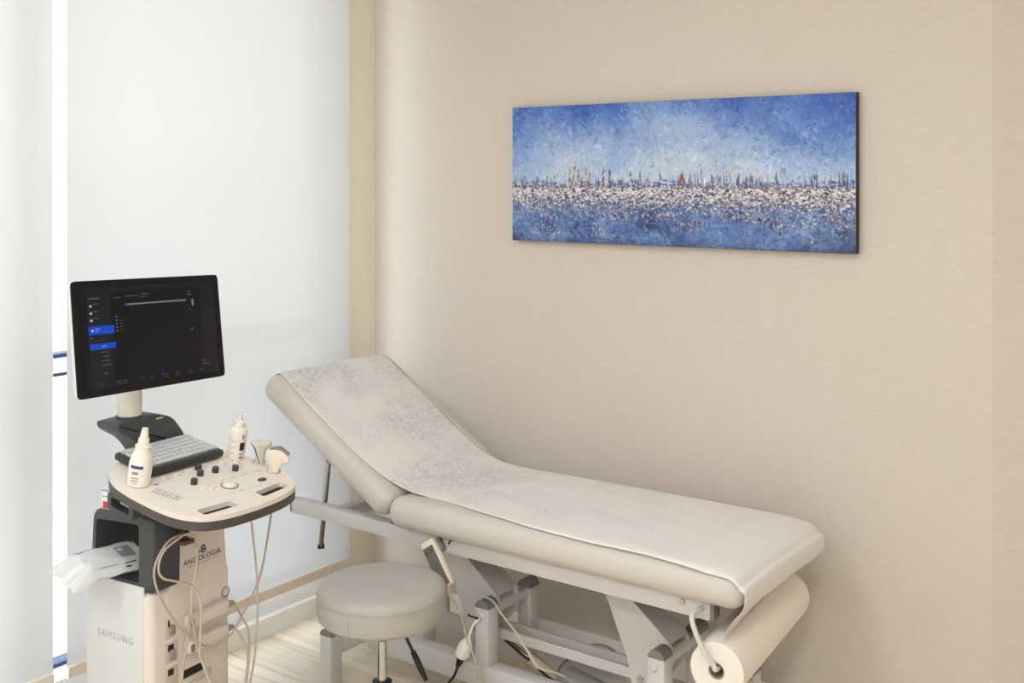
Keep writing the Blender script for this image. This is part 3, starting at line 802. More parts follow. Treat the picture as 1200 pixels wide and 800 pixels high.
add_tube(bm, [lv[2]-d_*.05, lv[2]+d_*.25, lv[2]+d_*.7, lv[3]], [.0075, .0085, .0085, .0075, .006], n=12); obj('grip', bm, M_black, lo_)
for k in range(5):
    a = math.radians(72*k+20); dx, dy = math.cos(a), math.sin(a)
    bm = bm_new(); add_tube(bm, [(dx*.02, dy*.02, .105), (dx*.12, dy*.12, .095), (dx*.25, dy*.25, .078)], [.020, .018, .014], n=12); lg = obj('base_leg', bm, M_chrome, stool)
    bm = bm_new(); c = Vector((dx*.248, dy*.248, .027)); add_cyl(bm, c+Vector((-dy, dx, 0))*.018, c-Vector((-dy, dx, 0))*.018, .027, n=20)
    add_cyl(bm, (dx*.248, dy*.248, .03), (dx*.248, dy*.248, .075), .008, n=12); obj('caster', bm, M_black, lg)

# ------------------------------------------------------------------ ultrasound machine
P0 = Vector((.77278, -1.47472, 0)); RZ = math.radians(95.185)
mr = Vector((math.cos(RZ), math.sin(RZ), 0)); mb = Vector((-math.sin(RZ), math.cos(RZ), 0))   # user's right, backwards
MO = P0+mr*.19+mb*.32
mach = thing('ultrasound_machine', 'white ultrasound cart with black monitor, keyboard and control panel', 'ultrasound machine', MO, (0, 0, RZ))
def Lc(r, f, z): return Vector((r-.19, -f-.32, z))            # machine coordinates: right, towards the user, up
TK = .18
def Cn(r, f, h=0.0): return Lc(r, f, .78-TK*f+h)              # on the sloping console
def WM(p):                                                     # world point -> machine local
    q = Vector(p)-MO; return Vector((q.dot(mr), q.dot(mb), q.z))
def mp_(name, bm, m, parent=mach, **k): return obj(name, bm, m, parent, **k)
M_mw = mat('machine_white', rgb(206, 208, 208), .4)
M_mw2 = mat('machine_cream', rgb(222, 213, 203), .45)
M_dk = mat('machine_charcoal', rgb(66, 68, 71), .5)
M_dk2 = mat('machine_dark_trim', rgb(74, 68, 64), .5)
M_btn = mat('button_grey', rgb(62, 58, 58), .4)
M_rec = mat('socket_recess', rgb(200, 190, 178), .5)
M_lite = mat('light_key', rgb(208, 206, 202), .5)
M_print = mat('grey_print', rgb(120, 122, 124), .5)
# tower
bm = bm_new(); bb(bm, Lc(.046, 0, 0).x, Lc(.327, 0, 0).x, Lc(0, -.2, 0).y, Lc(0, -.45, 0).y, .10, .545, .022, 5)
body = mp_('tower', bm, M_mw2)
bm = bm_new(); v0 = Lc(.0435, -.443, .115); v1 = Lc(.05, -.222, .557)
bb(bm, v0.x, v1.x, v1.y, v0.y, v0.z, v1.z, .003); sp_ = mp_('side_panel', bm, M_mw, body)
# neck carrying the console
bm = bm_new()
poly = rounded([(.118, .40), (.318, .40), (.305, .56), (.292, .72), (.16, .745), (.139, .70), (.139, .575), (.095, .535)], [.0, .0, .02, .02, .01, .01, .03, .03])
add_prism(bm, poly, [], -.198, -.27, lambda u, v, h: Lc(u, h, v)); mp_('neck', bm, M_mw2)
bm = bm_new(); add_box(bm, Lc(.306, -.26, .552), (.03, .08, .03), None, .006); mp_('neck_insert', bm, M_cap)
# open charcoal compartment (arch) on the left of the neck
bm = bm_new()
outer = rounded([(-.432, .545), (-.196, .545), (-.191, .742), (-.420, .732)], [.004, .004, .045, .035], 6)
hole = rounded([(-.418, .563), (-.246, .563), (-.246, .712), (-.411, .704)], [.006, .006, .012, .015], 5)
add_prism(bm, outer, [hole], .050, .1385, lambda u, v, h: Lc(h, u, v))
bmesh.ops.recalc_face_normals(bm, faces=bm.faces[:])
xl = Lc(.050, 0, 0).x; yl = Lc(0, -.230, 0).y
bmesh.ops.bevel(bm, geom=[e for e in bm.edges if all(abs(v.co.x-xl) < 1e-5 and v.co.y < yl for v in e.verts) and len(e.link_faces) == 2 and e.calc_face_angle(0) > 1.2], offset=.014, segments=4, affect='EDGES', profile=.5)
outer2 = rounded([(-.432, .545), (-.262, .545), (-.262, .738), (-.420, .732)], [.004, .004, .006, .035], 6)
hole2 = rounded([(-.418, .563), (-.280, .563), (-.280, .708), (-.411, .704)], [.006, .006, .012, .015], 5)
add_prism(bm, outer2, [hole2], .1385, .205, lambda u, v, h: Lc(h, u, v))
arch = mp_('storage_compartment', bm, M_dk)
bm = bm_new(); add_tube(bm, [Lc(.060, -.30, .741), Lc(.075, -.235, .745), Lc(.100, -.200, .742), Lc(.118, -.187, .728), Lc(.125, -.184, .715)], .0022, n=6); mp_('trim_line', bm, M_mw, arch)
# console: white top with handle slots over a dark shell
half = [(0, .040), (.10, .034), (.165, .012), (.200, -.035), (.210, -.09), (.208, -.20), (.195, -.28), (.165, -.335), (.12, -.372), (0, -.378)]
outl = [(.19+a, b) for a, b in half]+[(.19-a, b) for a, b in half[::-1][1:-1]]
outl = rounded(outl, .035, 4)
def slot(r0, r1, f0, bend, g=0):
    r0 += g; r1 -= g
    pts_ = [(r0, f0-.021+g), (r1, f0-.021+bend+g), (r1, f0+.012+bend-g), (r0, f0+.012-g)]
    return rounded(pts_, .010, 5)
s1 = slot(.040, .146, -.010, .008); s2 = slot(.234, .340, -.002, -.008)
t1 = slot(.040, .146, -.010, .008, .003); t2 = slot(.234, .340, -.002, -.008, .003)
bm = bm_new(); add_prism(bm, outl, [s1, s2], -.012, 0.0, lambda u, v, h: Cn(u, v, h)); con = mp_('control_panel', bm, M_mw2, angle=30)
inn = [((u-.19)*1.004+.19, (v+.17)*1.004-.17) for u, v in outl]
bm = bm_new(); add_prism(bm, inn, [t1, t2], -.034, -.012, lambda u, v, h: Cn(u, v, h))
mp_('panel_shell', bm, M_dk2, con, angle=30)
bm = bm_new(); bb(bm, Lc(.10, 0, 0).x, Lc(.30, 0, 0).x, Lc(0, -.19, 0).y, Lc(0, -.36, 0).y, .735, .800, .01); mp_('panel_support', bm, M_dk2)
for tt in (t1, t2):  # black plates in the handle openings stand in for the dark inside
    bm = bm_new(); add_prism(bm, [((u_-sum(p[0] for p in tt)/len(tt))*1.02+sum(p[0] for p in tt)/len(tt), v_) for u_, v_ in tt], [], -.0335, -.030, lambda u, v, h: Cn(u, v, h)); mp_('slot_liner', bm, M_black, con, smooth=False)
# side holder at the left of the console
bm = bm_new()
add_prism(bm, rounded([(-.300, -.075), (-.205, -.075), (-.205, -.030), (-.300, -.030)], .012), [rounded([(-.287, -.064), (-.220, -.064), (-.220, -.040), (-.287, -.040)], .006)], -.004, .024, lambda u, v, h: Cn(h, u, v))
mp_('side_holder', bm, M_dk, con)
bm = bm_new(); bb(bm, Lc(.128, 0, 0).x, Lc(.146, 0, 0).x, Lc(0, -.165, 0).y, Lc(0, -.20, 0).y, .655, .765, .004); mp_('cable_hook', bm, mat('hook_brown', rgb(72, 60, 50), .5))
bm = bm_new(); bb(bm, Lc(.112, 0, 0).x, Lc(.150, 0, 0).x, Lc(0, -.150, 0).y, Lc(0, -.19, 0).y, .655, .668, .004); mp_('cable_peg', bm, mat('peg_brown', rgb(84, 66, 50), .5))

# keyboard with separate keys
ra = math.atan(TK)
Rk = Matrix.Rotation(ra, 3, 'X')
kbc = Cn(.210, -.310, .014)
bm = bm_new(); add_box(bm, kbc, (.252, .152, .020), Rk, .007, 3); kb = mp_('keyboard', bm, mat('keyboard_black', rgb(44, 42, 44), .45))
bm = bm_new(); add_box(bm, kbc+Rk @ Vector((0, .004, .0105)), (.238, .132, .002), Rk, .0008, 1); mp_('key_bed', bm, mat('keyboard_grey', rgb(104, 106, 108), .5), kb)
key_me = {}
M_key = mat('keycap', rgb(190, 193, 194), .5)
rowsk = [[1]*14, [1]*13+[1.0], [1.4]+[1]*11+[1.6], [1.7]+[1]*10+[2.3-1], [2.2]+[1]*10+[.8], [1.2, 1, 1, 5.6, 1, 1, 1.1, 1.1, 1]]
for i, row in enumerate(rowsk):
    tot = sum(row); x = -.117; un = .234/tot
    for w in row:
        wd = round(w*un-.0024, 4)
        if wd not in key_me:
            bm = bm_new(); add_box(bm, (0, 0, 0), (wd, .0175, .005), None, .0015, 1)
            k_ = obj('key', bm, M_key, kb, smooth=False); key_me[wd] = k_.data
        else:
            k_ = bpy.data.objects.new('key', key_me[wd]); COL.objects.link(k_); k_.parent = kb
        k_.rotation_euler = (ra, 0, 0)
        k_.location = kbc+Rk @ Vector((x+w*un/2, .058-i*.0212, .0135))
        x += w*un
# knobs, buttons, trackball
def knob(r, f, rad, h, m, name='knob'):
    bm = bm_new(); add_lathe(bm, [(0, 0), (rad*1.02, 0), (rad, h*.85), (rad*.86, h), (0, h)], n=20)
    xform(bm, Matrix.Translation(Cn(r, f)) @ Matrix.Rotation(ra, 4, 'X')); return mp_(name, bm, m, con)
for r, f in ((.148, -.153), (.199, -.185), (.223, -.218), (.247, -.179), (.298, -.157)):
    k_ = knob(r, f, .0088, .015, M_btn)
    bm = bm_new(); add_lathe(bm, [(0, .0151), (.0065, .0151), (.0065, .0156), (0, .0156)], n=16); xform(bm, Matrix.Translation(Cn(r, f)) @ Matrix.Rotation(ra, 4, 'X')); mp_('knob_top', bm, M_cap, k_) if False else bm.free()
for r, f in ((.110, -.222), (.151, -.221), (.187, -.221), (.263, -.213), (.305, -.213), (.345, -.200), (.330, -.180)):
    knob(r, f, .0095, .006, M_mw2, 'dial')
for r, f in ((.150, -.118), (.170, -.130), (.158, -.100), (.178, -.112)): knob(r, f, .008, .005, M_mw2, 'button')
bm = bm_new(); add_lathe(bm, [(.0205, 0), (.0235, 0), (.0235, .0022), (.0205, .0022)], n=32, closed=True); xform(bm, Matrix.Translation(Cn(.213, -.091)) @ Matrix.Rotation(ra, 4, 'X')); mp_('trackball_ring', bm, M_cap, con)
bm = bm_new(); add_lathe(bm, [(.0202, 0)]+[(.0202*math.cos(a), .011*math.sin(a)) for a in np.linspace(0, PI/2, 9)[1:]], n=32); xform(bm, Matrix.Translation(Cn(.213, -.091)) @ Matrix.Rotation(ra, 4, 'X')); mp_('trackball', bm, M_mw2, con)
bm = bm_new(); add_lathe(bm, [(0, 0), (.012, 0), (.0115, .002), (.007, .0026), (.006, .0016), (0, .0016)], n=24)
xform(bm, Matrix.Translation(Cn(.310, -.069)) @ Matrix.Rotation(ra, 4, 'X') @ Matrix.Diagonal((1.25, .8, 1, 1))); mp_('oval_button', bm, M_dk2, con)
for i in range(8):        # gain sliders
    a, b = .038+i*.0022, -.178+i*.0102
    bm = bm_new(); add_box(bm, Cn(a+.004, b, .0006), (.030, .0014, .0012), Rk @ Matrix.Rotation(.25, 3, 'Z')); sl = mp_('slider_track', bm, M_cap, con, smooth=False)
    bm = bm_new(); add_box(bm, Cn(a+.008, b, .0030), (.010, .0062, .006), Rk, .001, 1); mp_('slider', bm, M_lite, con, smooth=False)
for i in range(5):        # soft keys round the trackball
    for j in range(2):
        bm = bm_new(); add_box(bm, Cn(.196+.030*i-.01*j, -.135+.075*j+.004*i, .0010), (.017, .0085, .003), Rk, .001, 1); mp_('soft_key', bm, M_mw2, con, smooth=False)
for i in range(3):
    bm = bm_new(); add_box(bm, Cn(.300+.024*i, -.125+.004*i, .0010), (.016, .0085, .003), Rk, .001, 1); mp_('soft_key', bm, M_lite, con, smooth=False)
bm = bm_new(); add_box(bm, Cn(.070, -.205, .0006), (.012, .006, .0012), Rk, .0004, 1); mp_('indicator', bm, M_cap, con, smooth=False)
for r, f in ((.398, -.158), (.385, -.092)):      # probe cups in the panel edge
    bm = bm_new(); add_lathe(bm, [(.0165, -.03), (.0205, -.03), (.0205, .002), (.0165, .002)], n=24, closed=True); xform(bm, Matrix.Translation(Cn(r-.008, f, .001)) @ Matrix.Rotation(ra, 4, 'X')); mp_('probe_holder', bm, M_rec, con)

# monitor arm, post, monitor
bm = bm_new()
poly = rounded([(.095, .945), (.100, .925), (.165, .885), (.200, .835), (.350, .835), (.330, .880), (.290, .930), (.23, .950)], [.012, .02, .03, .02, .01, .02, .02, .02])
add_prism(bm, poly, [], -.475, -.385, lambda u, v, h: Lc(u, h, v)); bmesh.ops.recalc_face_normals(bm, faces=bm.faces[:])
bmesh.ops.bevel(bm, geom=[e for e in bm.edges if len(e.link_faces) == 2 and e.calc_face_angle(0) > 1.2], offset=.010, segments=3, affect='EDGES', profile=.5)
arm = mp_('monitor_arm', bm, M_dk)
bm = bm_new(); add_box(bm, Lc(.238, -.384, .936), (.024, .004, .004), None, .001, 1); mp_('arm_mark', bm, M_lite, arm)
bm = bm_new(); add_cyl(bm, Lc(.170, -.425, .945), Lc(.170, -.425, 1.14), .0325, n=36); mp_('post', bm, mat('post_white', rgb(214, 208, 200), .4))
bm = bm_new(); add_cyl(bm, Lc(.170, -.425, .940), Lc(.170, -.425, .953), .036, n=36); mp_('post_collar', bm, M_dk, arm)
yw, pt, rl = math.radians(9.852), math.radians(8.087), math.radians(-2.515)
nv = Vector((math.cos(yw)*math.cos(pt), math.sin(yw)*math.cos(pt), math.sin(pt)))
rv = Vector((-math.sin(yw), math.cos(yw), 0)); uv = nv.cross(rv)
r2 = rv*math.cos(rl)+uv*math.sin(rl); u2 = nv.cross(r2)
mc = Vector((.4102, -1.3207, 1.1829)); MW, MH = .5337, .2954
def Mo(a, b, d): return WM(mc+r2*a+u2*b+nv*d)           # on the monitor face: right, up, out
rr = rounded([(-MW/2, -MH/2), (MW/2, -MH/2), (MW/2, MH/2), (-MW/2, MH/2)], .014, 6)
bm = bm_new(); add_prism(bm, rr, [], -.006, 0, lambda u, v, h: Mo(u, v, h))
mon = mp_('monitor', bm, mat('monitor_bezel', rgb(22, 21, 23), .5, spec=.2))
bm = bm_new(); add_prism(bm, [(u*.999, v*.999) for u, v in rr], [], -.016, -.006, lambda u, v, h: Mo(u, v, h)); mp_('monitor_back', bm, M_mw, mon)
bm = bm_new(); add_box(bm, (0, 0, 0), (.16, .12, .05), None, .01)
for v in bm.verts: v.co = Mo(v.co.x, v.co.y, v.co.z-.05)
mp_('rear_mount', bm, M_mw, mon)
# screen with its image
SW, SH = .486, .262
M_scr = emis('screen_black', (lin(26), lin(26), lin(27), 1), .6)
M_scr.node_tree.nodes['Principled BSDF'].inputs['Specular IOR Level'].default_value = .15
M_scr.node_tree.nodes['Principled BSDF'].inputs['Base Color'].default_value = (.004, .004, .004, 1)
M_scr.node_tree.nodes['Principled BSDF'].inputs['Roughness'].default_value = .25
bm = bm_new(); add_prism(bm, [(-SW/2, -SH/2+.004), (SW/2, -SH/2+.004), (SW/2, SH/2-.004), (-SW/2, SH/2-.004)], [], .0, .0006, lambda u, v, h: Mo(u, v, h)); scr = mp_('screen', bm, M_scr, mon, smooth=False)
ui = []
def U(x, y): return ((x-.5)*SW, (.5-y)*SH)         # fractions of the screen
def rect(x0, y0, x1, y1, c): ui.append((x0, y0, x1, y1, c))
rect(.035, .0, .20, 1.0, (31, 31, 33)); rect(.0, .0, 1, .062, (30, 30, 32)); rect(.88, .06, 1, 1, (31, 31, 32))
rect(.04, .385, .215, .465, (18, 78, 214)); rect(.045, .555, .22, .612, (18, 78, 214))
rect(.05, .105, .125, .118, (92, 92, 96))
for i in range(3): rect(.055, .175+.07*i, .072, .197+.07*i, (196, 196, 198)); rect(.082, .165+.07*i, .115, .173+.07*i, (92, 92, 96))
rect(.06, .415, .073, .435, (225, 230, 240)); rect(.085, .405, .115, .418, (120, 150, 230)); rect(.085, .43, .108, .44, (120, 150, 230))
rect(.12, .578, .15, .588, (140, 165, 235)); rect(.05, .49, .065, .50, (96, 96, 98)); rect(.045, .52, .16, .527, (66, 66, 76))
for i, (a, b) in enumerate(((.11, .17), (.125, .17), (.11, .175), (.11, .18), (.13, .15))): rect(a, .635+.043*i+(.03 if i == 4 else 0), b, .645+.043*i+(.04 if i == 4 else 0), (84, 84, 88))
rect(.225, .115, .275, .122, (96, 96, 98)); rect(.30, .105, .40, .113, (84, 84, 90)); rect(.415, .095, .49, .103, (96, 96, 98)); rect(.415, .12, .46, .128, (88, 88, 92))
rect(.32, .185, .765, .199, (126, 142, 158)); rect(.30, .178, .318, .206, (34, 62, 196)); rect(.32, .202, .765, .207, (60, 62, 68))
for i in range(5): rect(.228, .30+.035*i, .242, .313+.035*i, (104, 104, 106))
for i in range(4): rect(.258, .345+.03*i, .275, .354+.03*i, (80, 80, 84))
rect(.775, .10, .81, .106, (90, 90, 94)); rect(.78, .128, .81, .14, (104, 104, 108)); rect(.812, .19, .826, .255, (140, 146, 152)); rect(.783, .29, .80, .30, (96, 96, 96))
for i in range(14): rect(.784, .33+.035*i, .788, .336+.035*i, (70, 70, 72))
rect(.79, .50, .806, .508, (150, 150, 150)); rect(.79, .735, .806, .741, (84, 84, 88)); rect(.865, .855, .885, .866, (110, 110, 112)); rect(.86, .89, .925, .90, (92, 92, 96))
for i, x in enumerate((.08, .20, .245, .37, .44, .55, .64, .74, .83)): rect(x, .94, x+.035, .948, (82, 82, 86)); rect(x+.004, .965, x+.04, .972, (74, 74, 78))
rect(.53, .925, .545, .95, (44, 40, 200))
bm = bm_new(); fcols = []
for k, (x0, y0, x1, y1, c) in enumerate(ui):
    a = U(x0, y0); b = U(x1, y1); h = .0009+.00001*k
    f_ = bm.faces.new([bm.verts.new(Mo(p, q_, h)) for p, q_ in ((a[0], b[1]), (b[0], b[1]), (b[0], a[1]), (a[0], a[1]))]); fcols.append(c)
me = bpy.data.meshes.new('screen_image'); bm.to_mesh(me); bm.free()
fa = me.attributes.new('ink', 'FLOAT_COLOR', 'FACE')
for i, c in enumerate(fcols): fa.data[i].color = (lin(c[0]), lin(c[1]), lin(c[2]), 1)
m = bpy.data.materials.new('screen_image'); m.use_nodes = True; nt = m.node_tree
at = nt.nodes.new('ShaderNodeAttribute'); at.attribute_name = 'ink'
pb = nt.nodes['Principled BSDF']; pb.inputs['Base Color'].default_value = (.006, .006, .006, 1); pb.inputs['Roughness'].default_value = .25
nt.links.new(at.outputs['Color'], pb.inputs['Emission Color']); pb.inputs['Emission Strength'].default_value = .75; pb.inputs['Specular IOR Level'].default_value = .15
me.materials.append(m); si = bpy.data.objects.new('screen_image', me); COL.objects.link(si); si.parent = mon

# front of the tower: switches, probe sockets, printing
fx = Vector((1, 0, 0)); fz = Vector((0, 0, 1)); fo = Vector((0, -1, 0))   # front face axes in machine space
def fbox(name, m, r0, r1, z0, z1, d0, d1, bev=.0, parent=body, seg=2):
    bm = bm_new(); a = Lc(r0, -.2+d0, z0); b = Lc(r1, -.2+d1, z1)
    bb(bm, a.x, b.x, min(a.y, b.y), max(a.y, b.y), z0, z1, bev, seg); return mp_(name, bm, m, parent)
M_lock = mat('socket_grey', rgb(150, 144, 136), .45)
for i, z in enumerate((.437, .373, .310)):
    pl = fbox('socket_plate', M_rec, .093, .137, z-.027, z+.027, -.002, .0012, .0008)
    fbox('socket_slot', M_black, .103, .122, z+.004, z+.021, .0008, .0018, 0, pl)
    if i < 2: fbox('socket_latch', M_lock, .107, .125, z-.020, z+.008, .001, .007, .003, pl)
fbox('panel_slot', M_black, .155, .225, .288, .309, -.001, .0012, 0)
fbox('panel_ledge', M_rec, .152, .250, .272, .285, -.002, .006, .002)
fbox('ridge', M_mw2, .150, .285, .462, .470, -.002, .004, .0018)
bm = bm_new(); add_lathe(bm, [(.012, 0), (.0145, 0), (.0145, .002), (.012, .002)], n=28, closed=True)
xform(bm, Matrix.Translation(Lc(.303, -.1985, .470)) @ Matrix.Rotation(PI/2, 4, 'X')); mp_('ring_mark', bm, M_cap, body)
def front_text(s, r, z, size, m, name, sp=1.0):
    bm = text_bm(s, size, .0004, space=sp)
    xform(bm, frame_mat(Lc(r, -.1975, z), (1, 0, 0), (0, 0, 1), (0, -1, 0))); return mp_(name, bm, m, body, smooth=False)
M_ink = mat('dark_ink', rgb(62, 62, 66), .6); M_inkb = mat('blue_ink', rgb(40, 122, 160), .5)
front_text('ANGIOLOGIA', .219, .589, .0205, M_ink, 'lettering', 1.05)
bm = bm_new(); bb(bm, Lc(.168, 0, 0).x, Lc(.272, 0, 0).x, Lc(0, -.1972, 0).y, Lc(0, -.198, 0).y, .5755, .5761); mp_('rule', bm, M_ink, body, smooth=False)
front_text('B', .224, .6095, .030, M_ink, 'emblem')
bm = bm_new()
add_tube(bm, [Lc(.207, -.1972, .606), Lc(.214, -.1972, .6075), Lc(.222, -.1972, .6085), Lc(.232, -.1972, .6105)], .0018, n=6)
add_tube(bm, [Lc(.213, -.1972, .614), Lc(.219, -.1972, .620), Lc(.226, -.1972, .621)], .0016, n=6)
mp_('emblem_stroke', bm, M_inkb, body)
bm = text_bm('SAMSUNG', .0265, .0006, space=1.22)
xform(bm, frame_mat(Lc(.0432, -.328, .411), (0, -1, 0), (0, 0, 1), (-1, 0, 0)))
mp_('lettering', bm, mat('pale_grey_print', rgb(176, 178, 178), .4), sp_, smooth=False)
# rear grip, base and casters
bm = bm_new(); add_tube(bm, [Lc(.10, -.445, .44), Lc(.10, -.475, .42), Lc(.10, -.480, .36), Lc(.10, -.470, .31), Lc(.10, -.445, .30)], .007); mp_('rear_grip', bm, M_black)
bm = bm_new(); bb(bm, Lc(-.02, 0, 0).x, Lc(.40, 0, 0).x, Lc(0, -.12, 0).y, Lc(0, -.54, 0).y, .075, .115, .015, 3); mp_('base', bm, M_dk)
for r in (.02, .36):
    for f in (-.16, -.50):
        bm = bm_new(); c = Lc(r, f, .038); add_cyl(bm, c-Vector((.014, 0, 0)), c+Vector((.014, 0, 0)), .038, n=24)
        add_cyl(bm, Lc(r, f, .04), Lc(r, f, .08), .010, n=12); mp_('caster', bm, M_black)

# ------------------------------------------------------------------ things on the machine
def MWp(r, f, z): return MO+mr*(r-.19)+mb*(-f-.32)+Vector((0, 0, z))
def CW(r, f, h=0): return MWp(r, f, .78-TK*f+h)
M_btl = mat('bottle_white', rgb(232, 224, 214), .4); M_lbl = mat('label_blue', rgb(58, 54, 128), .5); M_lblg = mat('label_grey_print', rgb(140, 138, 146), .6)
def bottle(name, label, r, f, prof_body, prof_cap, patches, capname='nozzle', rz=0.0):
    t = thing(name, label, 'bottle', CW(r, f, .0005), (ra, 0, RZ))
    bm = bm_new(); add_lathe(bm, prof_body, n=36); b_ = obj('bottle_body', bm, M_btl, t)
    bm = bm_new(); add_lathe(bm, prof_cap, n=28); obj(capname, bm, mat('cap_white', rgb(228, 220, 210), .45), t)
    def rad(z): return float(np.interp(z, [p[1] for p in prof_body], [p[0] for p in prof_body]))
    for nm, m_, a0, a1, z0, z1 in patches:
        bm = bm_new(); n = 10; R_ = []
        for i in range(n+1):
            a = math.radians(a0+(a1-a0)*i/n)
            R_.append([bm.verts.new((math.cos(a)*(rad(z)+.0004), math.sin(a)*(rad(z)+.0004), z)) for z in np.linspace(z0, z1, 4)])
        for p, q_ in zip(R_, R_[1:]):
            for j in range(3): bm.faces.new((p[j], q_[j], q_[j+1], p[j+1]))
        obj(nm, bm, m_, b_)
    return t
# camera direction in machine space is about (-.68, -.73): angle ~ -133 deg
bottle('gel_bottle', 'white spray bottle with blue label band on the console by the keyboard', .036, -.232,
       [(0, 0), (.025, 0), (.0285, .003), (.029, .04), (.0285, .06), (.025, .075), (.0185, .092), (.0175, .098), (.0175, .100), (0, .100)],
       [(0, .0985), (.0195, .0985), (.0195, .103), (.0145, .105), (.0135, .121), (.0105, .123), (.0095, .136), (.0085, .138), (.0078, .148), (0, .148)],
       [('label_band', M_lbl, -185, -118, .050, .058), ('label_text', M_lblg, -172, -140, .035, .042), ('label_text', M_lblg, -176, -135, .024, .027), ('label_text', M_lblg, -176, -138, .017, .020), ('label_text', M_lblg, -174, -140, .011, .013)])
M_pink = mat('label_pink_print', rgb(206, 160, 152), .6)
bottle('gel_bottle', 'white squeeze bottle with small black label beside the probes', .366, -.224,
       [(0, 0), (.022, 0), (.0245, .003), (.0247, .05), (.0245, .078), (.0225, .086), (.018, .090), (0, .090)],
       [(0, .0895), (.0155, .0895), (.0150, .105), (.012, .108), (.0055, .110), (.0045, .118), (.0062, .121), (.0062, .126), (.004, .128), (0, .128)],
       [('label_block', M_black, -118, -84, .028, .050), ('label_ring', M_lblg, -108, -92, .060, .072), ('label_text', M_pink, -178, -140, .052, .054), ('label_text', M_pink, -178, -140, .034, .036), ('label_text', M_pink, -178, -150, .018, .021), ('label_text', M_lblg, -118, -92, .015, .019), ('label_text', M_black, -116, -90, .006, .010)])

# probes in their holders, each with its cable
M_pg = mat('probe_grey', rgb(196, 190, 182), .45); M_pc = mat('probe_cream', rgb(224, 213, 196), .45); M_lens = mat('probe_lens', rgb(136, 128, 122), .5)
M_pcab = mat('probe_cable', rgb(186, 168, 158), .5); M_pcab2 = mat('probe_cable_cream', rgb(206, 194, 178), .5)
def probe(label, r, f, outline, m_, lens, rotz, lean, cables, plug_z, mc_):
    b = CW(r, f, .0)
    t = thing('ultrasound_probe', label, 'probe', b, (0, 0, 0), 'ultrasound probes in the console holders')
    Rm = Matrix.Rotation(rotz, 4, 'Z') @ Matrix.Rotation(lean, 4, 'Y')
    bm = bm_new(); add_prism(bm, outline, [], -.010, .010, lambda u, v, h: (u, h, v)); bmesh.ops.recalc_face_normals(bm, faces=bm.faces[:])
    bmesh.ops.bevel(bm, geom=[e for e in bm.edges if len(e.link_faces) == 2 and e.calc_face_angle(0) > 1.2], offset=.0045, segments=3, affect='EDGES', profile=.5)
    xform(bm, Rm); obj('handle', bm, m_, t)
    if lens:
        bm = bm_new(); add_prism(bm, lens, [], -.0085, .0085, lambda u, v, h: (u, h, v)); xform(bm, Rm); obj('lens', bm, M_lens, t)
    for nm, pts_ in cables:
        bm = bm_new(); add_tube(bm, [Vector(p)-b for p in pts_], .0030, n=8); obj(nm, bm, mc_, t)
    if plug_z:
        bm = bm_new(); a = MWp(.150, -.1965, plug_z)-b
        R3 = Matrix.Rotation(RZ, 3, 'Z')
        add_box(bm, (MWp(.222, -.183, plug_z)-b), (.140, .030, .034), R3, .008, 3); pg = obj('plug', bm, M_mw2, t)
        bm = bm_new(); add_box(bm, (MWp(.158, -.1672, plug_z)-b), (.010, .003, .020), R3, .003, 2); obj('plug_latch', bm, M_cap, pg)
        bm = bm_new(); add_tube(bm, [MWp(.288, -.180, plug_z+.002)-b, MWp(.302, -.176, plug_z+.004)-b, MWp(.312, -.174, plug_z)-b], [.010, .0075, .005], n=10); obj('strain_relief', bm, M_lock, pg)
FQ = -.160
def fp(l, f=FQ): return [MWp(r, f if len(p) < 1 else (p[0]), z) for r, z, *p in l]
ol1 = rounded([(-.012, -.02), (.014, -.02), (.013, .018), (.016, .040), (.030, .048), (.030, .062), (-.027, .062), (-.028, .050), (-.014, .040), (-.012, .018)], [.004, .004, .008, .008, .006, .005, .005, .006, .008, .008], 4)
ol2 = rounded([(-.014, -.02), (.014, -.02), (.014, .016), (.020, .028), (.037, .034), (.030, .052), (0, .064), (-.030, .054), (-.034, .036), (-.016, .022)], [.004, .004, .01, .012, .006, .012, .02, .012, .01, .012], 4)
ln2 = [(-.027, .0555), (0, .0648), (.029, .0535), (.030, .0575), (0, .0695), (-.028, .0595)]
bh1 = [(.358, .90, -.10)] and None
# cable runs (machine right, up, towards-user)
s2 = [(.400, .790, -.118), (.415, .74, -.12), (.408, .66, -.13), (.388, .500, -.15), (.323, .408, -.155), (.275, .374, -.150), (.208, .366, -.150), (.148, .401, -.155), (.097, .463, -.165), (.042, .557, -.165), (.025, .622, -.16), (.055, .671, -.158), (.097, .686, -.158), (.135, .676, -.158), (.165, .630, -.16), (.169, .578, -.165), (.154, .51, -.17), (.134, .428, -.158), (.105, .307, -.15), (.115, .21, -.14), (.20, .150, -.13), (.29, .18, -.13), (.332, .276, -.14), (.341, .36, -.150), (.330, .400, -.165), (.312, .442, -.174)]
s1 = [(.350, .770, -.15), (.352, .70, -.15), (.360, .64, -.155), (.385, .494, -.16), (.381, .376, -.155), (.362, .265, -.15), (.30, .17, -.13), (.24, .205, -.13), (.193, .300, -.145), (.169, .349, -.152), (.165, .394, -.148), (.172, .488, -.155), (.154, .535, -.160), (.105, .565, -.162), (.055, .590, -.162), (.036, .622, -.158), (.050, .660, -.155), (.097, .680, -.153), (.130, .683, -.152), (.160, .650, -.157), (.163, .58, -.160), (.148, .50, -.163), (.165, .38, -.158), (.20, .25, -.13), (.26, .195, -.13), (.318, .235, -.14), (.337, .30, -.150), (.330, .345, -.165), (.312, .376, -.174)]
probe('grey linear ultrasound probe with flat T-shaped head, behind the cream probe', .392, -.158, ol1, M_pg, None, math.radians(36), math.radians(4),
      [('cable', [MWp(r, f, z) for r, z, f in s2])], .440, M_pcab)
